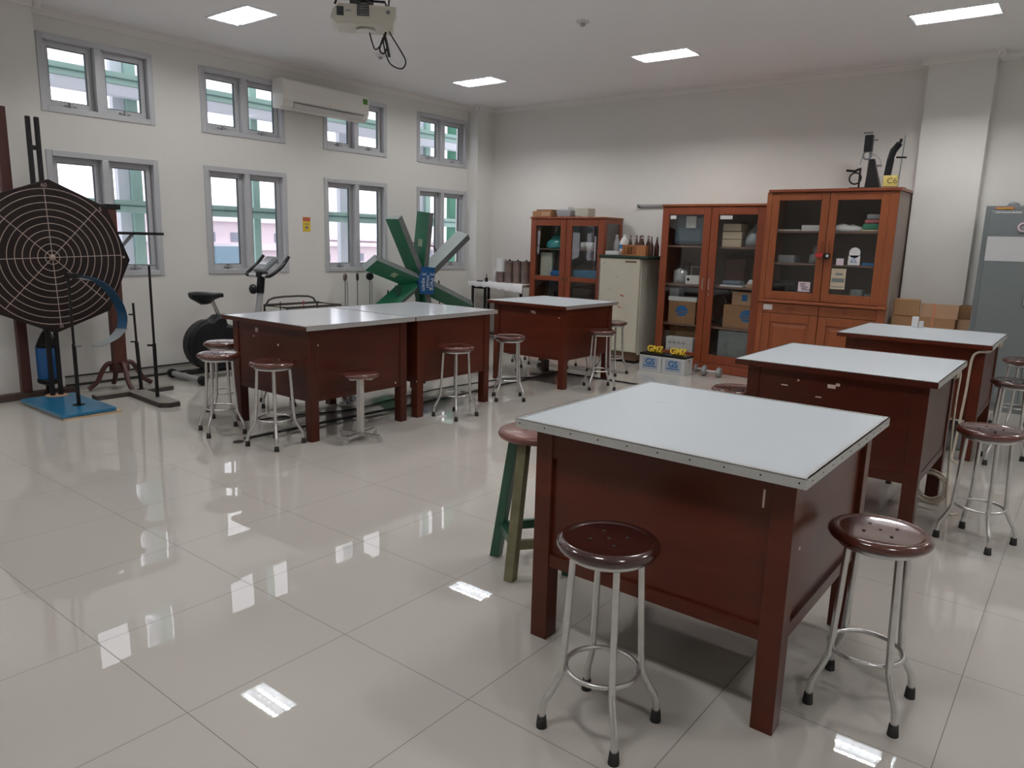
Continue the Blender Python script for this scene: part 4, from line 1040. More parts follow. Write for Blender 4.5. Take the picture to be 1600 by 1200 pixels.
# ------------------------------------------------------------------ bench in the corner with cans
r = thing('side_bench', 'narrow black-framed bench under a white cloth in the corner', 'table', (0, 0, 0))
a0, a1, b0, b1 = -7.05, -6.10, 7.98, 8.40
MB().box(a0, b0, 0.80, a1, b1, 0.835).make('bench_top', 'fridge_side', r)
cl = MB(); pts_t = []; n_ = 24
for i in range(n_+1):
    x = a0-0.01+(a1-a0+0.02)*i/n_
    drop = 0.06+0.075*max(0, (i/n_-0.35))+0.012*math.sin(i*1.9)
    pts_t.append((x, drop, 0.006*math.sin(i*1.3)))
vs = []; fs = []
for (x, dr, wv) in pts_t: vs += [(x, b1, 0.838), (x, b0-0.008+wv*0.3, 0.840), (x, b0-0.014+wv, 0.838-dr)]
for i in range(n_): k = i*3; fs += [(k, k+1, k+4, k+3), (k+1, k+2, k+5, k+4)]
tag(cl.add(vs, fs, True).make('cloth', 'paper_white'), 'white paper cloth draped over the corner bench', 'cloth')
for x, y in ((a0+0.03, b0+0.02), (a1-0.055, b0+0.02), (a1-0.055, b1-0.05), (a0+0.03, b1-0.05), (a0+0.26, b0+0.02)):
    MB().box(x, y, 0, x+0.028, y+0.028, 0.80).make('leg', 'black_paint', r)
MB().box(a0+0.03, b0+0.022, 0.745, a0+0.285, b0+0.046, 0.77).make('rail', 'black_paint', r)
MB().box(a0+0.03, b0+0.022, 0.12, a1-0.03, b0+0.046, 0.145).make('rail', 'black_paint', r)
cp = None
for i in range(4):
    x = -6.66+0.147*i
    if cp is None:
        cp = thing('metal_canister', '', 'canister'); o = cp
        MB().lathe([(0, 0), (0.066, 0), (0.068, 0.004), (0.068, 0.140), (0.070, 0.147), (0.068, 0.154), (0.068, 0.29), (0.070, 0.295), (0.066, 0.30), (0, 0.30)], n=24).make('can_body', 'can_brown', cp)
        MB().lathe([(0, 0.301), (0.055, 0.301), (0.055, 0.306), (0.015, 0.308), (0.012, 0.325), (0, 0.326)], n=18).make('lid', 'black_paint', cp)
    else: o = copy_tree(cp)
    o.location = (x, 8.22, 0.841); o['group'] = 'brown metal canisters on the corner bench'
    o['label'] = ['brown canister half wrapped in white paper on the corner bench', 'brown canister next to the paper-wrapped one', 'third brown canister along from the paper-wrapped one', 'brown canister touching the smaller glazed cabinet side'][i]
MB().lathe([(0.0715, 0.15), (0.0715, 0.335)], n=24).make('paper_sleeve', 'paper_white', cp, label='white paper sleeve around the upper half')
r = thing('small_bottle', 'small black bottle with a thin neck on the corner bench', 'bottle', (-6.83, 8.10, 0.841))
MB().lathe([(0, 0), (0.022, 0), (0.022, 0.05), (0.006, 0.065), (0.005, 0.11), (0, 0.11)], n=12).make('bottle_body', 'black_plastic', r)
tag(MB().box(-6.98, 8.06, 0.841, -6.88, 8.08, 0.855).make('tool', 'black_paint'), 'small dark tool lying on the corner bench', 'tool')
r = thing('white_bottle', 'slim white bottle behind the canisters on the corner bench', 'bottle', (-6.80, 8.25, 0.841))
MB().lathe([(0, 0), (0.028, 0), (0.028, 0.12), (0.012, 0.15), (0.012, 0.17), (0, 0.17)], n=14).make('bottle_body', 'white_plastic', r)

# ------------------------------------------------------------------ AC and sticker
r = thing('air_conditioner', 'white split air conditioner high on the wall over two windows', 'air conditioner', (XL+0.013, 5.02, 2.755))
poly = [(0, 0.015), (0, 0.30), (0.02, 0.315), (0.15, 0.315), (0.195, 0.29), (0.205, 0.20), (0.20, 0.09), (0.17, 0.03), (0.12, 0.0)]
m_ = MB(); nn = len(poly)
vs = [(x, 0, z) for x, z in poly]+[(x, 1.19, z) for x, z in poly]
m_.add(vs, [tuple(range(nn)), tuple(reversed(range(nn, 2*nn)))]+[(i, (i+1) % nn, (i+1) % nn+nn, i+nn) for i in range(nn)])
m_.make('ac_body', 'ac_white', r, bev=0.006)
MB().box(0.192, 0.13, 0.072, 0.207, 1.12, 0.076).make('seam', 'metal_grey', r)
MB().taper((0.165, 0.62, 0.018), (0.03, 0.48), (0.185, 0.62, 0.062), (0.022, 0.48)).make('air_flap', 'white_plastic', r, bev=0.003)
MB().box(0.2015, 1.10, 0.20, 0.2065, 1.165, 0.26).make('energy_label', 'green_label', r)
MB().cyl((0.200, 0.62, 0.11), 0.006, 0.004, 8, 'x').make('badge', 'metal_grey', r)
r = thing('wall_notice', 'small yellow and red notice on the wall between the windows', 'sign', (XL, 5.435, 1.545))
MB().box(0, -0.052, -0.082, 0.003, 0.052, 0.082).make('sheet', 'yellow', r)
MB().box(0.0032, -0.05, 0.035, 0.0045, 0.05, 0.08).make('heading', 'red_orange', r)
MB().box(0.0032, -0.02, -0.05, 0.0045, 0.02, -0.02).box(0.0032, -0.03, 0.0, 0.0045, 0.04, 0.008).make('print', 'metal_grey', r)

# ------------------------------------------------------------------ projector
r = thing('projector', 'white ceiling projector with a dark grille hanging over the room', 'projector', (-3.19, 2.755, 2.522), math.radians(47.5))
pb = MB()
pb.prism([(-0.165, -0.02), (-0.15, 0.02), (-0.12, 0.05), (0.165, 0.05), (0.168, 0.0), (0.15, -0.045), (-0.13, -0.045)], -0.12, 0.07, 'y')
pb.make('projector_body', 'projector_shell', r, bev=0.006)
MB().box(-0.13, -0.123, -0.010, -0.095, -0.1205, 0.032).make('socket', 'black_plastic', r)
g = MB()
for i in range(7):
    g.box(-0.03+i*0.009, -0.1235, -0.005, -0.0245+i*0.009, -0.1205, 0.048)
for i in range(5): g.box(-0.03, -0.1237, -0.005+i*0.0125, 0.03, -0.1207, -0.001+i*0.0125)
g.make('grille', 'black_plastic', r)
MB().box(-0.085, -0.1225, 0.012, -0.06, -0.1205, 0.02).make('badge', 'metal_grey', r)
MB().lathe([(0.05, 0), (0.05, 0.006), (0.042, 0.010)], (0.01, -0.03, -0.056), 20).make('filter_cover', 'white_plastic', r)
MB().tube([(0, 0, 0.051), (0, 0, 0.733)], 0.02, 12).make('drop_pole', 'grey_silver', r)
MB().box(-0.08, -0.08, 0.72, 0.08, 0.08, 0.737).make('ceiling_plate', 'grey_silver', r)
br = MB(); br.tube([(-0.14, -0.09, 0.05), (-0.13, -0.09, 0.075), (-0.02, -0.02, 0.10), (0.0, 0, 0.10)], 0.006, 6).tube([(0.12, -0.09, 0.05), (0.11, -0.09, 0.075), (0.0, 0, 0.10)], 0.006, 6).tube([(0.12, 0.05, 0.05), (0.0, 0, 0.10)], 0.006, 6).tube([(-0.12, 0.05, 0.05), (0.0, 0, 0.10)], 0.006, 6)
br.box(-0.07, -0.05, 0.085, 0.05, 0.05, 0.105)
br.make('mount_bracket', 'black_paint', r)
MB().cyl((0.125, -0.125, 0.02), 0.010, 0.006, 10, 'y').make('knob', 'metal_grey', r)
cb = MB()
cb.tube([(0.13, -0.02, -0.046), (0.15, -0.03, -0.08), (0.19, -0.03, -0.14), (0.215, -0.03, -0.19), (0.195, -0.03, -0.225), (0.15, -0.03, -0.215), (0.12, -0.03, -0.18), (0.10, -0.02, -0.10), (0.11, -0.02, -0.05)], 0.004, 6, smooth_path=6)
cb.make('cable_loop', 'black_cable', r)
cb = MB(); cb.tube([(0.03, -0.02, -0.058), (0.04, -0.03, -0.10), (0.06, -0.03, -0.14), (0.095, -0.02, -0.10), (0.115, -0.02, -0.05)], 0.004, 6, smooth_path=6)
cb.tube([(0.10, -0.01, -0.07), (0.08, 0, -0.13), (0.10, 0, -0.15), (0.12, 0, -0.11), (0.10, -0.01, -0.07)], 0.005, 6, smooth_path=5)
cb.tube([(0.105, -0.02, -0.06), (0.12, -0.02, -0.12), (0.13, -0.02, -0.17)], 0.008, 6)
cb.make('cable_bundle', 'black_cable', r)
MB().tube([(0.11, 0.05, 0.05), (0.13, 0.05, 0.2), (0.05, 0.02, 0.715)], 0.005, 6, smooth_path=5).make('power_lead', 'black_cable', r)

# ------------------------------------------------------------------ exercise bike
r = thing('exercise_bike', 'black exercise bike with silver posts under the second window', 'exercise bike', (-6.82, 3.60, 0))
MB().tube([(-0.27, 0.02, 0.045), (0.27, 0.02, 0.045)], 0.028, 10).make('rear_stabiliser', 'grey_silver', r)
for s in (-1, 1): MB().lathe([(0.036, 0), (0.045, 0.02), (0.045, 0.06), (0.036, 0.075)], (s*0.285-0.0375, 0.02, 0.045), 14, 'x').make('foot_cap', 'black_plastic', r)
MB().tube([(-0.22, 0.98, 0.045), (0.22, 0.98, 0.045)], 0.028, 10).make('front_stabiliser', 'grey_silver', r)
for s in (-1, 1): MB().lathe([(0.036, 0), (0.045, 0.02), (0.045, 0.06), (0.036, 0.075)], (s*0.235-0.0375, 0.98, 0.045), 14, 'x').make('foot_cap', 'black_plastic', r)
MB().box(-0.03, 0.03, 0.06, 0.03, 0.97, 0.11).make('frame_rail', 'black_plastic', r, bev=0.008)
sh = MB(); poly = []
for a in range(100, 281, 12):
    poly.append((0.27+0.25*math.cos(math.radians(a)), 0.34+0.25*math.sin(math.radians(a))))
poly += [(0.40, 0.10), (0.75, 0.14), (0.80, 0.25), (0.75, 0.42), (0.58, 0.50), (0.44, 0.53), (0.43, 0.62), (0.33, 0.62), (0.28, 0.58)]
sh.prism(poly, -0.075, 0.075, 'x'); sh.make('housing', 'black_plastic', r, bev=0.03)
MB().lathe([(0.03, 0.076), (0.05, 0.085), (0.05, 0.11), (0.02, 0.115)], (0, 0.50, 0.28), 16, 'x').make('crank_hub', 'grey_silver', r)
MB().box(0.115, 0.485, 0.12, 0.135, 0.515, 0.29).make('crank', 'grey_silver', r)
MB().box(0.135, 0.45, 0.105, 0.225, 0.55, 0.135).make('pedal', 'black_plastic', r, bev=0.006)
MB().box(-0.04, 0.33, 0.58, 0.04, 0.47, 0.63).make('post_clamp', 'black_plastic', r, bev=0.01)
MB().tube([(0, 0.40, 0.58), (0, 0.31, 0.79)], 0.020, 12).make('seat_post', 'tube_steel', r)
se = MB()
prof = [(0.10, 0.035, 0.845), (0.125, 0.10, 0.856), (0.20, 0.125, 0.858), (0.27, 0.10, 0.852), (0.34, 0.045, 0.842), (0.41, 0.030, 0.838), (0.435, 0.018, 0.835)]
vs = []
for y, hw, z in prof:
    for k in range(12):
        a = 2*PI*k/12; th = {0.10: 0.03, 0.125: 0.055, 0.20: 0.105, 0.27: 0.10, 0.34: 0.05}.get(y, 0.022)
        vs.append((hw*math.cos(a), y, z-0.02+(0.022 if math.sin(a) > 0 else th)*math.sin(a)))
fs = []
for i in range(len(prof)-1):
    for k in range(12): fs.append((i*12+k, i*12+(k+1) % 12, (i+1)*12+(k+1) % 12, (i+1)*12+k))
se.add(vs, fs, True); se.add(vs[:12], [tuple(range(12))]); se.add(vs[-12:], [tuple(range(12))])
se.make('seat', 'black_plastic', r)
MB().tube([(0, 0.78, 0.35), (0, 0.86, 0.84)], 0.032, 12).make('front_column', 'grey_silver', r)
MB().tube([(0, 0.855, 0.82), (0, 0.875, 0.98)], 0.040, 12).make('column_collar', 'black_plastic', r)
MB().lathe([(0.02, 0), (0.05, 0.02), (0.05, 0.05), (0.02, 0.06)], (0, 0.74, 0.865), 12, 'y').make('tension_knob', 'black_plastic', r)
hb = MB().box(-0.05, 0.84, 0.98, 0.05, 0.93, 1.04); hb.make('bar_clamp', 'black_plastic', r, bev=0.012)
for s in (-1, 1):
    h_ = MB().tube([(s*0.04, 0.87, 1.0), (s*0.17, 0.84, 1.0), (s*0.22, 0.86, 1.02), (s*0.23, 0.97, 1.10), (s*0.22, 1.06, 1.20)], 0.018, 10, smooth_path=5).make('handlebar', 'black_plastic', r)
    MB().tube([(s*0.05, 0.868, 1.001), (s*0.15, 0.843, 1.001)], 0.021, 10).make('pulse_grip', 'steel_light', h_)
cs = MB(); cs.X = Matrix.Translation((0, 0.93, 1.10)) @ Matrix.Rotation(math.radians(38), 4, 'X')
cs.box(-0.10, -0.10, -0.02, 0.10, 0.13, 0.03); cs.make('console', 'metal_grey', r, bev=0.02)
cs = MB(); cs.X = Matrix.Translation((0, 0.93, 1.10)) @ Matrix.Rotation(math.radians(38), 4, 'X')
cs.box(-0.06, -0.02, 0.0305, 0.06, 0.09, 0.034); cs.make('display', 'bottle_clear', r)

# ------------------------------------------------------------------ trolley frame behind the joined tables
r = thing('metal_trolley', 'low dark metal frame trolley with a raised rail behind the joined tables', 'trolley', (0, 0, 0))
tx0, tx1, ty0, ty1, tz = -7.12, -6.70, 4.70, 5.40, 0.66
m_ = MB(); m_.tube([(tx0, ty0, tz), (tx1, ty0, tz), (tx1, ty1, tz), (tx0, ty1, tz)], 0.013, 8, True); m_.make('rim', 'concrete_edge', r)
MB().tube([(tx0, ty0+0.02, tz), (tx0, ty0+0.12, tz+0.075), (tx0, ty1-0.12, tz+0.075), (tx0, ty1-0.02, tz)], 0.011, 8, smooth_path=3).make('rail', 'concrete_edge', r)
MB().box(tx0+0.01, ty0+0.01, tz-0.16, tx1-0.01, ty1-0.01, tz-0.15).make('shelf', 'metal_grey', r)
for x, y in ((tx0, ty0), (tx1, ty0), (tx1, ty1), (tx0, ty1)):
    MB().tube([(x, y, tz), (x, y, 0.06)], 0.012, 8).make('leg', 'concrete_edge', r)
    MB().lathe([(0.02, -0.012), (0.03, -0.008), (0.03, 0.008), (0.02, 0.012)], (x, y, 0.03), 12, 'x').make('wheel', 'black_plastic', r)
for i, (y, lab) in enumerate(((4.75, 'small black fitting on the trolley nearest the bike'), (5.05, 'small black fitting on the trolley in its middle'))):
    r = thing('clamp_fitting', lab, 'fitting', (-6.9, y, tz-0.149))
    MB().box(-0.05, -0.05, 0, 0.05, 0.05, 0.05).make('body', 'black_plastic', r, bev=0.01)
    MB().tube([(0, 0, 0.05), (0, 0, 0.20)], 0.006, 6).make('stem', 'red' if i else 'black_paint', r)

# ------------------------------------------------------------------ three disc stands
for i, (y, mt, lab) in enumerate(((5.88, 'can_brown', 'slim stand topped by a brown disc below the third window'), (6.07, 'black_paint', 'slim stand topped by a narrow black disc below the third window'), (6.27, 'black_plastic', 'slim stand topped by a round black disc nearest the green wheel'))):
    r = thing('disc_stand', lab, 'stand', (-7.2, y, 0), group='slim disc stands below the window')
    MB().cyl((0, 0, 0), 0.07, 0.02, 18).make('base', 'black_paint', r)
    MB().tube([(0, 0, 0.02), (0, 0, 0.90)], 0.007, 8).make('rod', 'metal_grey', r)
    if i != 1: MB().tube([(0, 0.035, 0.02), (0, 0.035, 0.88)], 0.005, 8).make('side_rod', 'metal_grey', r)
    m_ = MB(); m_.X = Matrix.Translation((0.0, 0, 0.935)) @ Matrix.Rotation([0.5, 1.1, -0.4][i], 4, 'Z')
    m_.lathe([(0.03, -0.012), (0.048, -0.008), (0.048, 0.008), (0.03, 0.012)], (0, 0, 0), 18, 'x'); m_.make('disc', mt, r)

# ------------------------------------------------------------------ green star wheel
SX, SY, SZ = -6.72, 6.72, 0.90
r = thing('green_arm_wheel', 'big wheel of seven green and grey box arms around a blue hub', 'apparatus', (SX, SY, SZ), math.radians(-4))
# arm directions in the wheel's plane: local y = along the wall, z = up
arms = [(110-0, 0.92, 0.02, 'vertical'),]
def arm(ang, L, twist, patch, light=False, depth=0.20, wid=0.085, lean=0.0):
    a = math.radians(ang); d = Vector((lean, math.cos(a), math.sin(a))).normalized()
    n = Vector((1, 0, 0)); n = (n - d*n.dot(d)).normalized(); n = Matrix.Rotation(math.radians(twist), 3, d) @ n
    s = n.cross(d)
    o = d*0.08; vs = []
    for q in (0.06, L):
        for u_, v_ in ((-1, 0), (1, 0), (1, -1), (-1, -1)):
            vs.append(d*q + s*u_*wid/2 + n*(v_*depth+0.04))
    m_ = MB(); m_.m = 1; m_.add(vs, [(0, 1, 5, 4)])              # front narrow face: zinc
    m_.m = 0; m_.add(vs, [(1, 2, 6, 5), (3, 0, 4, 7), (2, 3, 7, 6)])
    m_.m = 2; m_.add(vs, [(4, 5, 6, 7), (0, 3, 2, 1)])
    o = m_.make('arm', ['star_zinc_light' if light else 'star_green', 'star_zinc', 'star_zinc_light'], r)
    if patch is not None:
        sg = patch; p = MB(); c = d*(L*0.55); w1 = d*0.045; w2 = n*0.035
        base = c + s*sg*(wid/2+0.001) + n*(0.04-depth*0.5)
        p.add([base-w1-w2, base+w1-w2, base+w1+w2, base-w1+w2], [(0,1,2,3)]); p.make('tag', 'cream_tag', o)
arm(122, 0.90, 8, None, lean=0.10)
arm(88, 0.84, 8, 1, lean=0.10)
arm(38, 0.92, 12, None, light=True, lean=0.05)
arm(163, 0.92, 42, 1, lean=0.15)
arm(213, 0.80, -40, None)
arm(338, 0.92, -35, None)
arm(285, 0.70, 0, None)
hb = MB(); hb.lathe([(0.0, 0.0), (0.10, 0.0), (0.125, 0.01), (0.13, 0.06), (0.11, 0.085), (0, 0.085)], (0.0, 0, 0), 12, 'x', smooth=False); hb.make('hub', 'blue_hub', r)
bl = MB(); bl.X = Matrix.Rotation(math.radians(-4), 4, 'X')
bl.box(0.088, -0.115, -0.17, 0.098, 0.115, 0.17); bl.make('hub_wrap', 'blue_hub', r, bev=0.01)
for k, (t, y) in enumerate((('3 xpen', -0.065), ('musi', 0.005), ('2 Perg', 0.07))):
    text(t, 'lettering', 0.085, (0.1, y, -0.01), (0, 0, 0), 'paper_white', r).rotation_euler = Matrix(((0, 0, 1), (0, 1, 0), (-1, 0, 0))).to_euler()
MB().tube([(-0.16, -0.42, -0.12), (-0.16, -0.46, -0.4), (-0.14, -0.35, -0.75)], 0.010, 6, smooth_path=5).tube([(-0.16, 0.42, -0.02), (-0.16, 0.44, -0.3), (-0.14, 0.35, -0.75)], 0.010, 6, smooth_path=5).make('support_tube', 'black_paint', r)
m_ = MB(); P = [(-0.12, 0.50*math.cos(math.radians(a)), 0.50*math.sin(math.radians(a))) for a in range(20, 140, 12)]; m_.tube([P[0], (-0.12, 0.3, 0.42), (-0.12, 0.1, 0.46), (-0.12, -0.1, 0.46)], 0.008, 6); m_.make('brace_wire', 'concrete_edge', r)
st = MB(); st.box(-0.22, -0.45, -0.90, 0.16, -0.38, -0.84).box(-0.22, 0.38, -0.90, 0.16, 0.45, -0.84).box(-0.06, -0.40, -0.84, 0.0, -0.34, -0.06)
st.box(-0.10, -0.45, -0.90, -0.04, 0.45, -0.85).box(-0.10, -0.03, -0.86, -0.03, 0.03, -0.02); st.make('stand', 'star_green_dark', r)

# ------------------------------------------------------------------ target board apparatus on blue slab
r = thing('target_board_stand', 'black octagonal ring-marked board on twin bars over a blue slab', 'apparatus', (0, 0, 0))
m_ = MB()
def rr(x0, y0, x1, y1, q, n=5):
    P = []
    for cx, cy, a in ((x1-q, y1-q, 0), (x0+q, y1-q, 90), (x0+q, y0+q, 180), (x1-q, y0+q, 270)):
        for i in range(n+1): t = math.radians(a+90*i/n); P.append((cx+q*math.cos(t), cy+q*math.sin(t)))
    return P
m_.prism(rr(-6.83, 2.19, -6.0, 2.60, 0.03), 0.012, 0.04); m_.make('slab', 'blue_paint', r, bev=0.004)
MB().prism(rr(-6.82, 2.20, -5.985, 2.63, 0.02), 0.0, 0.011).make('slab_underside', 'tan_wood', r)
for y in (2.425, 2.488):
    MB().box(-6.80, y-0.018, 0.041, -6.775, y+0.018, 2.285).make('bar', 'black_paint', r, bev=0.006)
MB().box(-6.797, 2.444, 2.03, -6.778, 2.469, 2.065).make('rung', 'black_paint', r)
MB().cyl((-6.79, 2.455, 0.0405), 0.085, 0.003, 20).make('wear_patch', 'card_light', r)
BC = (-6.73, 2.495, 1.19)
m_ = MB(); m_.prism([(BC[1]+0.62*math.cos(math.radians(a-2)), BC[2]+0.62*math.sin(math.radians(a-2))) for a in range(0, 360, 45)], BC[0]-0.04, BC[0], 'x')
bd = m_.make('octagon_board', 'board_black', r, bev=0.004)
m_ = MB()
for i in range(1, 11):
    R = 0.0545*i; seg = 56; vs = []; fs = []; wln = 0.0030
    for k in range(seg):
        a = 2*PI*k/seg
        for q in (R-wln, R+wln): vs.append((BC[0]+0.0008, BC[1]+q*math.cos(a), BC[2]+q*math.sin(a)))
    for k in range(seg): j = (k+1) % seg; fs.append((2*k, 2*k+1, 2*j+1, 2*j))
    m_.add(vs, fs)
for k in range(4):
    a = math.radians(45*k+2); c, s = math.cos(a), math.sin(a); w_ = 0.003; R = 0.55
    m_.add([(BC[0]+0.0012, BC[1]-R*c-w_*s, BC[2]-R*s+w_*c), (BC[0]+0.0012, BC[1]-R*c+w_*s, BC[2]-R*s-w_*c), (BC[0]+0.0012, BC[1]+R*c+w_*s, BC[2]+R*s-w_*c), (BC[0]+0.0012, BC[1]+R*c-w_*s, BC[2]+R*s+w_*c)], [(0,1,2,3)])
m_.make('ring_lines', 'chalk_line', bd)
RX = Matrix(((0, 0, 1), (1, 0, 0), (0, 1, 0))).to_euler()
text('60', 'lettering', 0.045, (BC[0]+0.002, BC[1]-0.018, BC[2]+0.57), RX, 'chalk_line', bd)
text('30', 'lettering', 0.035, (BC[0]+0.002, BC[1]+0.02, BC[2]-0.565), RX, 'chalk_line', bd)
text('5', 'lettering', 0.045, (BC[0]+0.002, BC[1]+0.40, BC[2]+0.40), RX, 'chalk_line', bd)
MB().box(BC[0]+0.0005, BC[1]+0.555, BC[2]-0.006, BC[0]+0.002, BC[1]+0.575, BC[2]+0.012).make('number_tag', 'chalk_line', bd)
MB().lathe([(0.0, 0.0), (0.025, 0.0), (0.02, 0.012), (0, 0.014)], BC, 14, 'x').make('centre_boss', 'chalk_line', bd)
pl = MB().tube([(-6.295, 2.43, 0.04), (-6.295, 2.43, 0.53)], 0.015, 10).tube([(-6.295, 2.43, 0.53), (-6.295, 2.43, 1.09)], 0.010, 10); pl.make('front_pole', 'black_paint', r)
MB().cyl((-6.295, 2.43, 0.0405), 0.045, 0.004, 16).make('pole_flange', 'black_paint', r)
MB().tube([(-6.295, 2.43, 0.52), (-6.25, 2.47, 0.52)], 0.010, 8).make('set_screw', 'metal_grey', r)
MB().box(-6.325, 2.415, 1.045, -6.265, 2.50, 1.085).make('pole_clamp', 'black_paint', r, bev=0.005)
arc = [(-6.31, 2.47, 1.07), (-6.35, 2.53, 1.06), (-6.43, 2.64, 1.04), (-6.49, 2.74, 1.0), (-6.55, 2.83, 0.94), (-6.60, 2.91, 0.85), (-6.64, 2.96, 0.77), (-6.66, 2.985, 0.67), (-6.64, 2.96, 0.58)]
m_ = MB().band(spline([Vector(p) for p in arc], 4), (0.034, 0.024, 0.0), 0.007); m_.make('curved_track', 'blue_band', r)
arc2 = [(-6.64, 2.96, 0.58), (-6.58, 2.87, 0.52), (-6.51, 2.76, 0.49), (-6.45, 2.66, 0.47)]
m_ = MB().band(spline([Vector(p) for p in arc2], 4), (0.035, 0.03, 0.0), 0.004); m_.make('track_end', 'metal_grey', r)
m_ = MB().band([(-6.29, 2.49, 1.048), (-6.34, 2.54, 1.04), (-6.41, 2.63, 1.02)], (0.022, 0.016, 0.0), 0.003); m_.make('track_lip', 'steel_light', r)

# tee base stand
r = thing('tee_base_stand', 'tall black rod on a grey tee-shaped floor base', 'stand', (0, 0, 0))
m_ = MB(); m_.prism([(-6.62, 2.66), (-6.52, 2.66), (-6.52, 2.93), (-5.92, 2.93-0.04), (-5.86, 2.95), (-5.86, 3.04), (-5.92, 3.06), (-6.52, 3.08), (-6.52, 3.33), (-6.62, 3.33)], 0.0, 0.038)
m_.make('base', 'concrete_edge', r, bev=0.003)
m_ = MB(); m_.prism([(-6.615, 2.665), (-6.525, 2.665), (-6.525, 2.935), (-5.92, 2.895), (-5.865, 2.955), (-5.865, 3.035), (-5.92, 3.055), (-6.525, 3.075), (-6.525, 3.325), (-6.615, 3.325)], 0.0385, 0.041)
m_.make('base_top', 'concrete_base', r)
MB().tube([(-6.14, 2.99, 0.041), (-6.14, 2.99, 0.50)], 0.015, 10).tube([(-6.14, 2.99, 0.50), (-6.14, 2.99, 1.145)], 0.010, 10).make('rod', 'black_paint', r)
MB().cyl((-6.14, 2.99, 0.0412), 0.04, 0.003, 16).make('rod_flange', 'metal_grey', r)
MB().tube([(-6.14, 2.99, 0.485), (-6.175, 2.95, 0.485)], 0.009, 8).make('set_screw', 'black_paint', r)
MB().cyl((-6.14, 2.99, 1.145), 0.06, 0.008, 20).make('top_plate', 'metal_grey', r)
r2 = thing('track_support_rod', 'black rod with small brackets holding the end of the curved track', 'stand', (-6.56, 3.055, 0.0415))
MB().cyl((0, 0, 0), 0.03, 0.004, 14).make('flange', 'black_paint', r2)
MB().tube([(0, 0, 0.004), (-0.03, 0.0, 0.42)], 0.016, 10).tube([(-0.03, 0, 0.42), (-0.045, 0, 0.76)], 0.010, 10).make('rod', 'black_paint', r2)
for z in (0.66, 0.42): MB().tube([(-0.04, 0, z), (-0.065, -0.035, z)], 0.007, 8).make('bracket', 'black_paint', r2)

# easel post with cabriole legs and side arm
r = thing('wooden_easel', 'dark wooden post on four curved feet with a black side arm', 'easel', (-6.93, 3.045, 0))
MB().box(-0.03, -0.055, 0.20, 0.03, 0.06, 1.62).make('post', 'wood_post', r, bev=0.004)
MB().box(-0.035, -0.14, 1.60, 0.035, 0.095, 1.645).make('top_cap', 'black_paint', r, bev=0.003)
for k in range(4):
    a = math.radians([-95, -5, 85, 175][k]); c, s = math.cos(a), math.sin(a)
    sc_ = [0.27, 0.27, 0.27, 0.18][k]
    P = [(0.03, 0.22), (0.35, 0.235), (0.55, 0.17), (0.72, 0.08), (1.0, 0.022)]
    m_ = MB(); m_.tube([(sc_*q*c, sc_*q*s, z) for q, z in P], [0.030]*13 if False else 0.022, 8, smooth_path=4); m_.make('foot', 'wood_dark_red', r)
MB().lathe([(0.07, 0.15), (0.085, 0.17), (0.085, 0.21), (0.06, 0.23)], n=14).make('collar', 'wood_dark_red', r)
MB().box(-0.04, -0.02, 1.385, 0.06, 0.46, 1.41).make('side_arm', 'black_paint', r, bev=0.003)
b = MB(); bar(b, (0.035, 0.05, 1.25), (0.035, 0.18, 1.385), 0.02, 0.025); b.make('brace', 'metal_grey', r)

# tall post with a floor beam
r = thing('wooden_post_stand', 'tall dark red wooden upright on a long floor plank, cut by the frame edge', 'stand', (0, 0, 0))
MB().box(-7.05, 1.5, 0.0, -6.97, 2.68, 0.055).make('floor_plank', 'wood_plank_dark', r, bev=0.004)
MB().box(-7.04, 2.27, 0.056, -6.98, 2.345, 2.36).make('upright', 'wood_dark_red', r, bev=0.004)
r = thing('blue_canister', 'blue container with a black strap hanging behind the twin bars', 'container', (-6.925, 2.46, 0))
MB().lathe([(0.0, 0.165), (0.075, 0.165), (0.085, 0.175), (0.085, 0.43), (0.075, 0.44), (0, 0.44)], n=24).make('container_body', 'blue_plastic', r)
MB().lathe([(0.06, 0.12), (0.088, 0.135), (0.092, 0.164), (0, 0.1645)], n=20).make('bottom_ring', 'black_plastic', r)
MB().lathe([(0, 0.441), (0.085, 0.441), (0.06, 0.50), (0.03, 0.56), (0, 0.58)], n=14).make('black_cover', 'black_paint', r)
MB().tube([(0, -0.02, 0.56), (0.0, 0.0, 0.62), (0.0, 0.03, 0.58), (0.02, 0.05, 0.5)], 0.004, 6, smooth_path=4).make('strap', 'black_cable', r)
MB().cyl((-0.01, 0, 0.056), 0.03, 0.064, 12).make('stem', 'black_paint', r)

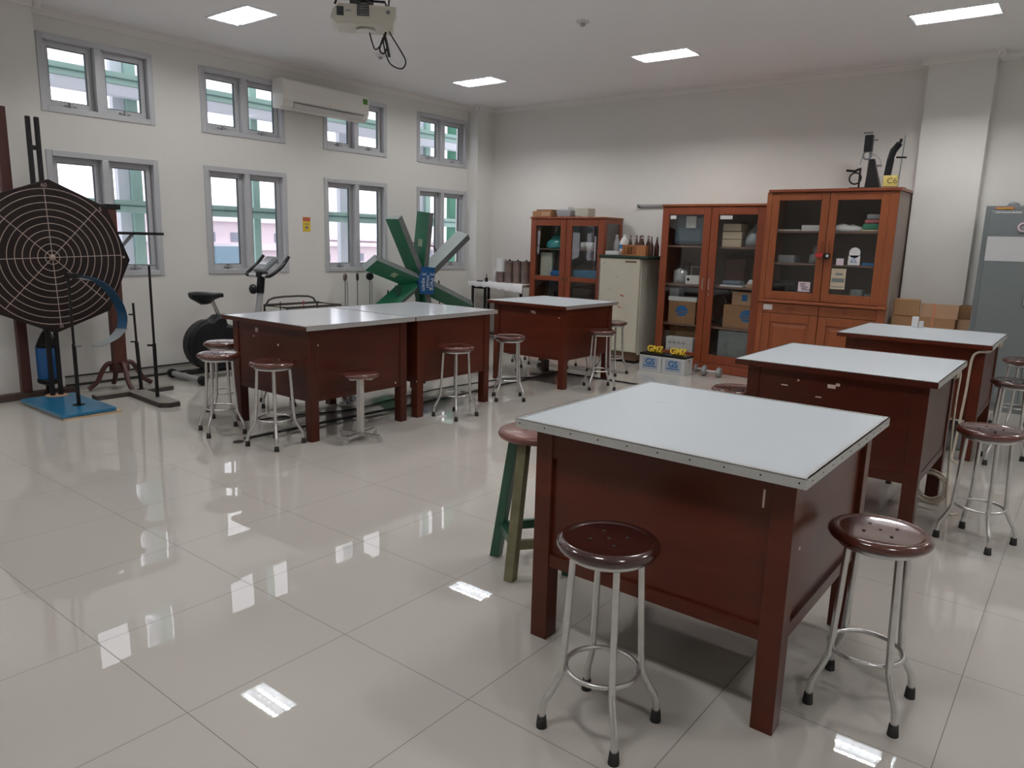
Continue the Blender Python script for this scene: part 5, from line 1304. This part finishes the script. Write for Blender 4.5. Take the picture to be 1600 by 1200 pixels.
# ------------------------------------------------------------------ floor cables etc
tag(MB().box(XL+0.012, 1.2 if False else 2.67, 0.086, XL+0.024, 8.2, 0.097).make('wall_cable', 'black_cable'), 'black cable running along the top of the skirting under the windows', 'cable')
tag(MB().box(XL+0.013, 2.67, 0.0, XL+0.05, 8.2, 0.018).make('base_gap_strip', 'black_cable'), 'black strip added as the dark gap at the skirting foot under the windows', 'cable')  # black strip added to draw the dark gap where skirting meets floor
m_ = MB(); P = [(-4.54, 2.80), (-4.535, 3.3), (-4.52, 3.8), (-4.50, 4.2), (-4.49, 4.8), (-4.52, 5.4), (-4.53, 6.0), (-4.56, 6.69)]
m_.band([(x, y, 0.012) for x, y in P], (0.016, 0, 0), -0.011)
tag(m_.make('floor_cable_cover', 'black_cable'), 'long black cable cover on the floor under the joined tables', 'cable')
tag(MB().box(-4.54, 6.695, 0.001, -3.55, 6.715, 0.012).make('floor_cable_cover', 'black_cable'), 'black cable cover turning towards the fridge under the lone table', 'cable')
tag(MB().tube([(-4.98, 3.2, 0.008), (-4.9, 3.5, 0.008), (-4.75, 3.9, 0.008), (-4.8, 4.4, 0.008), (-4.85, 5.0, 0.008), (-4.8, 5.5, 0.008), (-4.75, 5.85, 0.008), (-4.6, 6.2, 0.008)], 0.006, 6, smooth_path=6).make('loose_cable', 'black_cable'), 'thin loose black cable on the floor behind the joined tables', 'cable')
tag(MB().cyl((-4.55, 2.76, 0.0005), 0.038, 0.003, 20).make('metal_disc', 'concrete_edge'), 'small dark round disc on the floor beside the stools', 'disc')
tag(MB().add([(-4.09, 4.25, 0.001), (-4.02, 4.30, 0.001), (-4.05, 4.34, 0.004), (-4.07, 4.30, 0.012)], [(0, 1, 2), (0, 2, 3), (0, 3, 1), (1, 3, 2)]).make('paper_scrap', 'paper_white'), 'small white scrap of paper on the floor by a stool', 'paper')
r = thing('wooden_reel', 'brown wooden block holding a dark roll, under the lone table', 'block', (-4.77, 6.67, 0))
MB().box(0.0, -0.04, 0, 0.055, 0.04, 0.13).make('block', 'wood_plank_dark', r, bev=0.003)
m_ = MB().ring((-0.035, 0, 0.055), 0.038, 0.016, 8, 20, 'y'); m_.make('roll', 'metal_grey', r)
o = MB()
for i in range(5): o.tube([(random.uniform(-0.09, 0.09), random.uniform(-0.09, 0.09), random.uniform(0.01, 0.10)) for _ in range(5)], 0.004, 5, smooth_path=5)
tag(o.make('cable_tangle', 'bottle_clear'), 'tangle of pale cable on the floor behind the window-side table', 'cable').location = (-4.93, 4.06, 0)
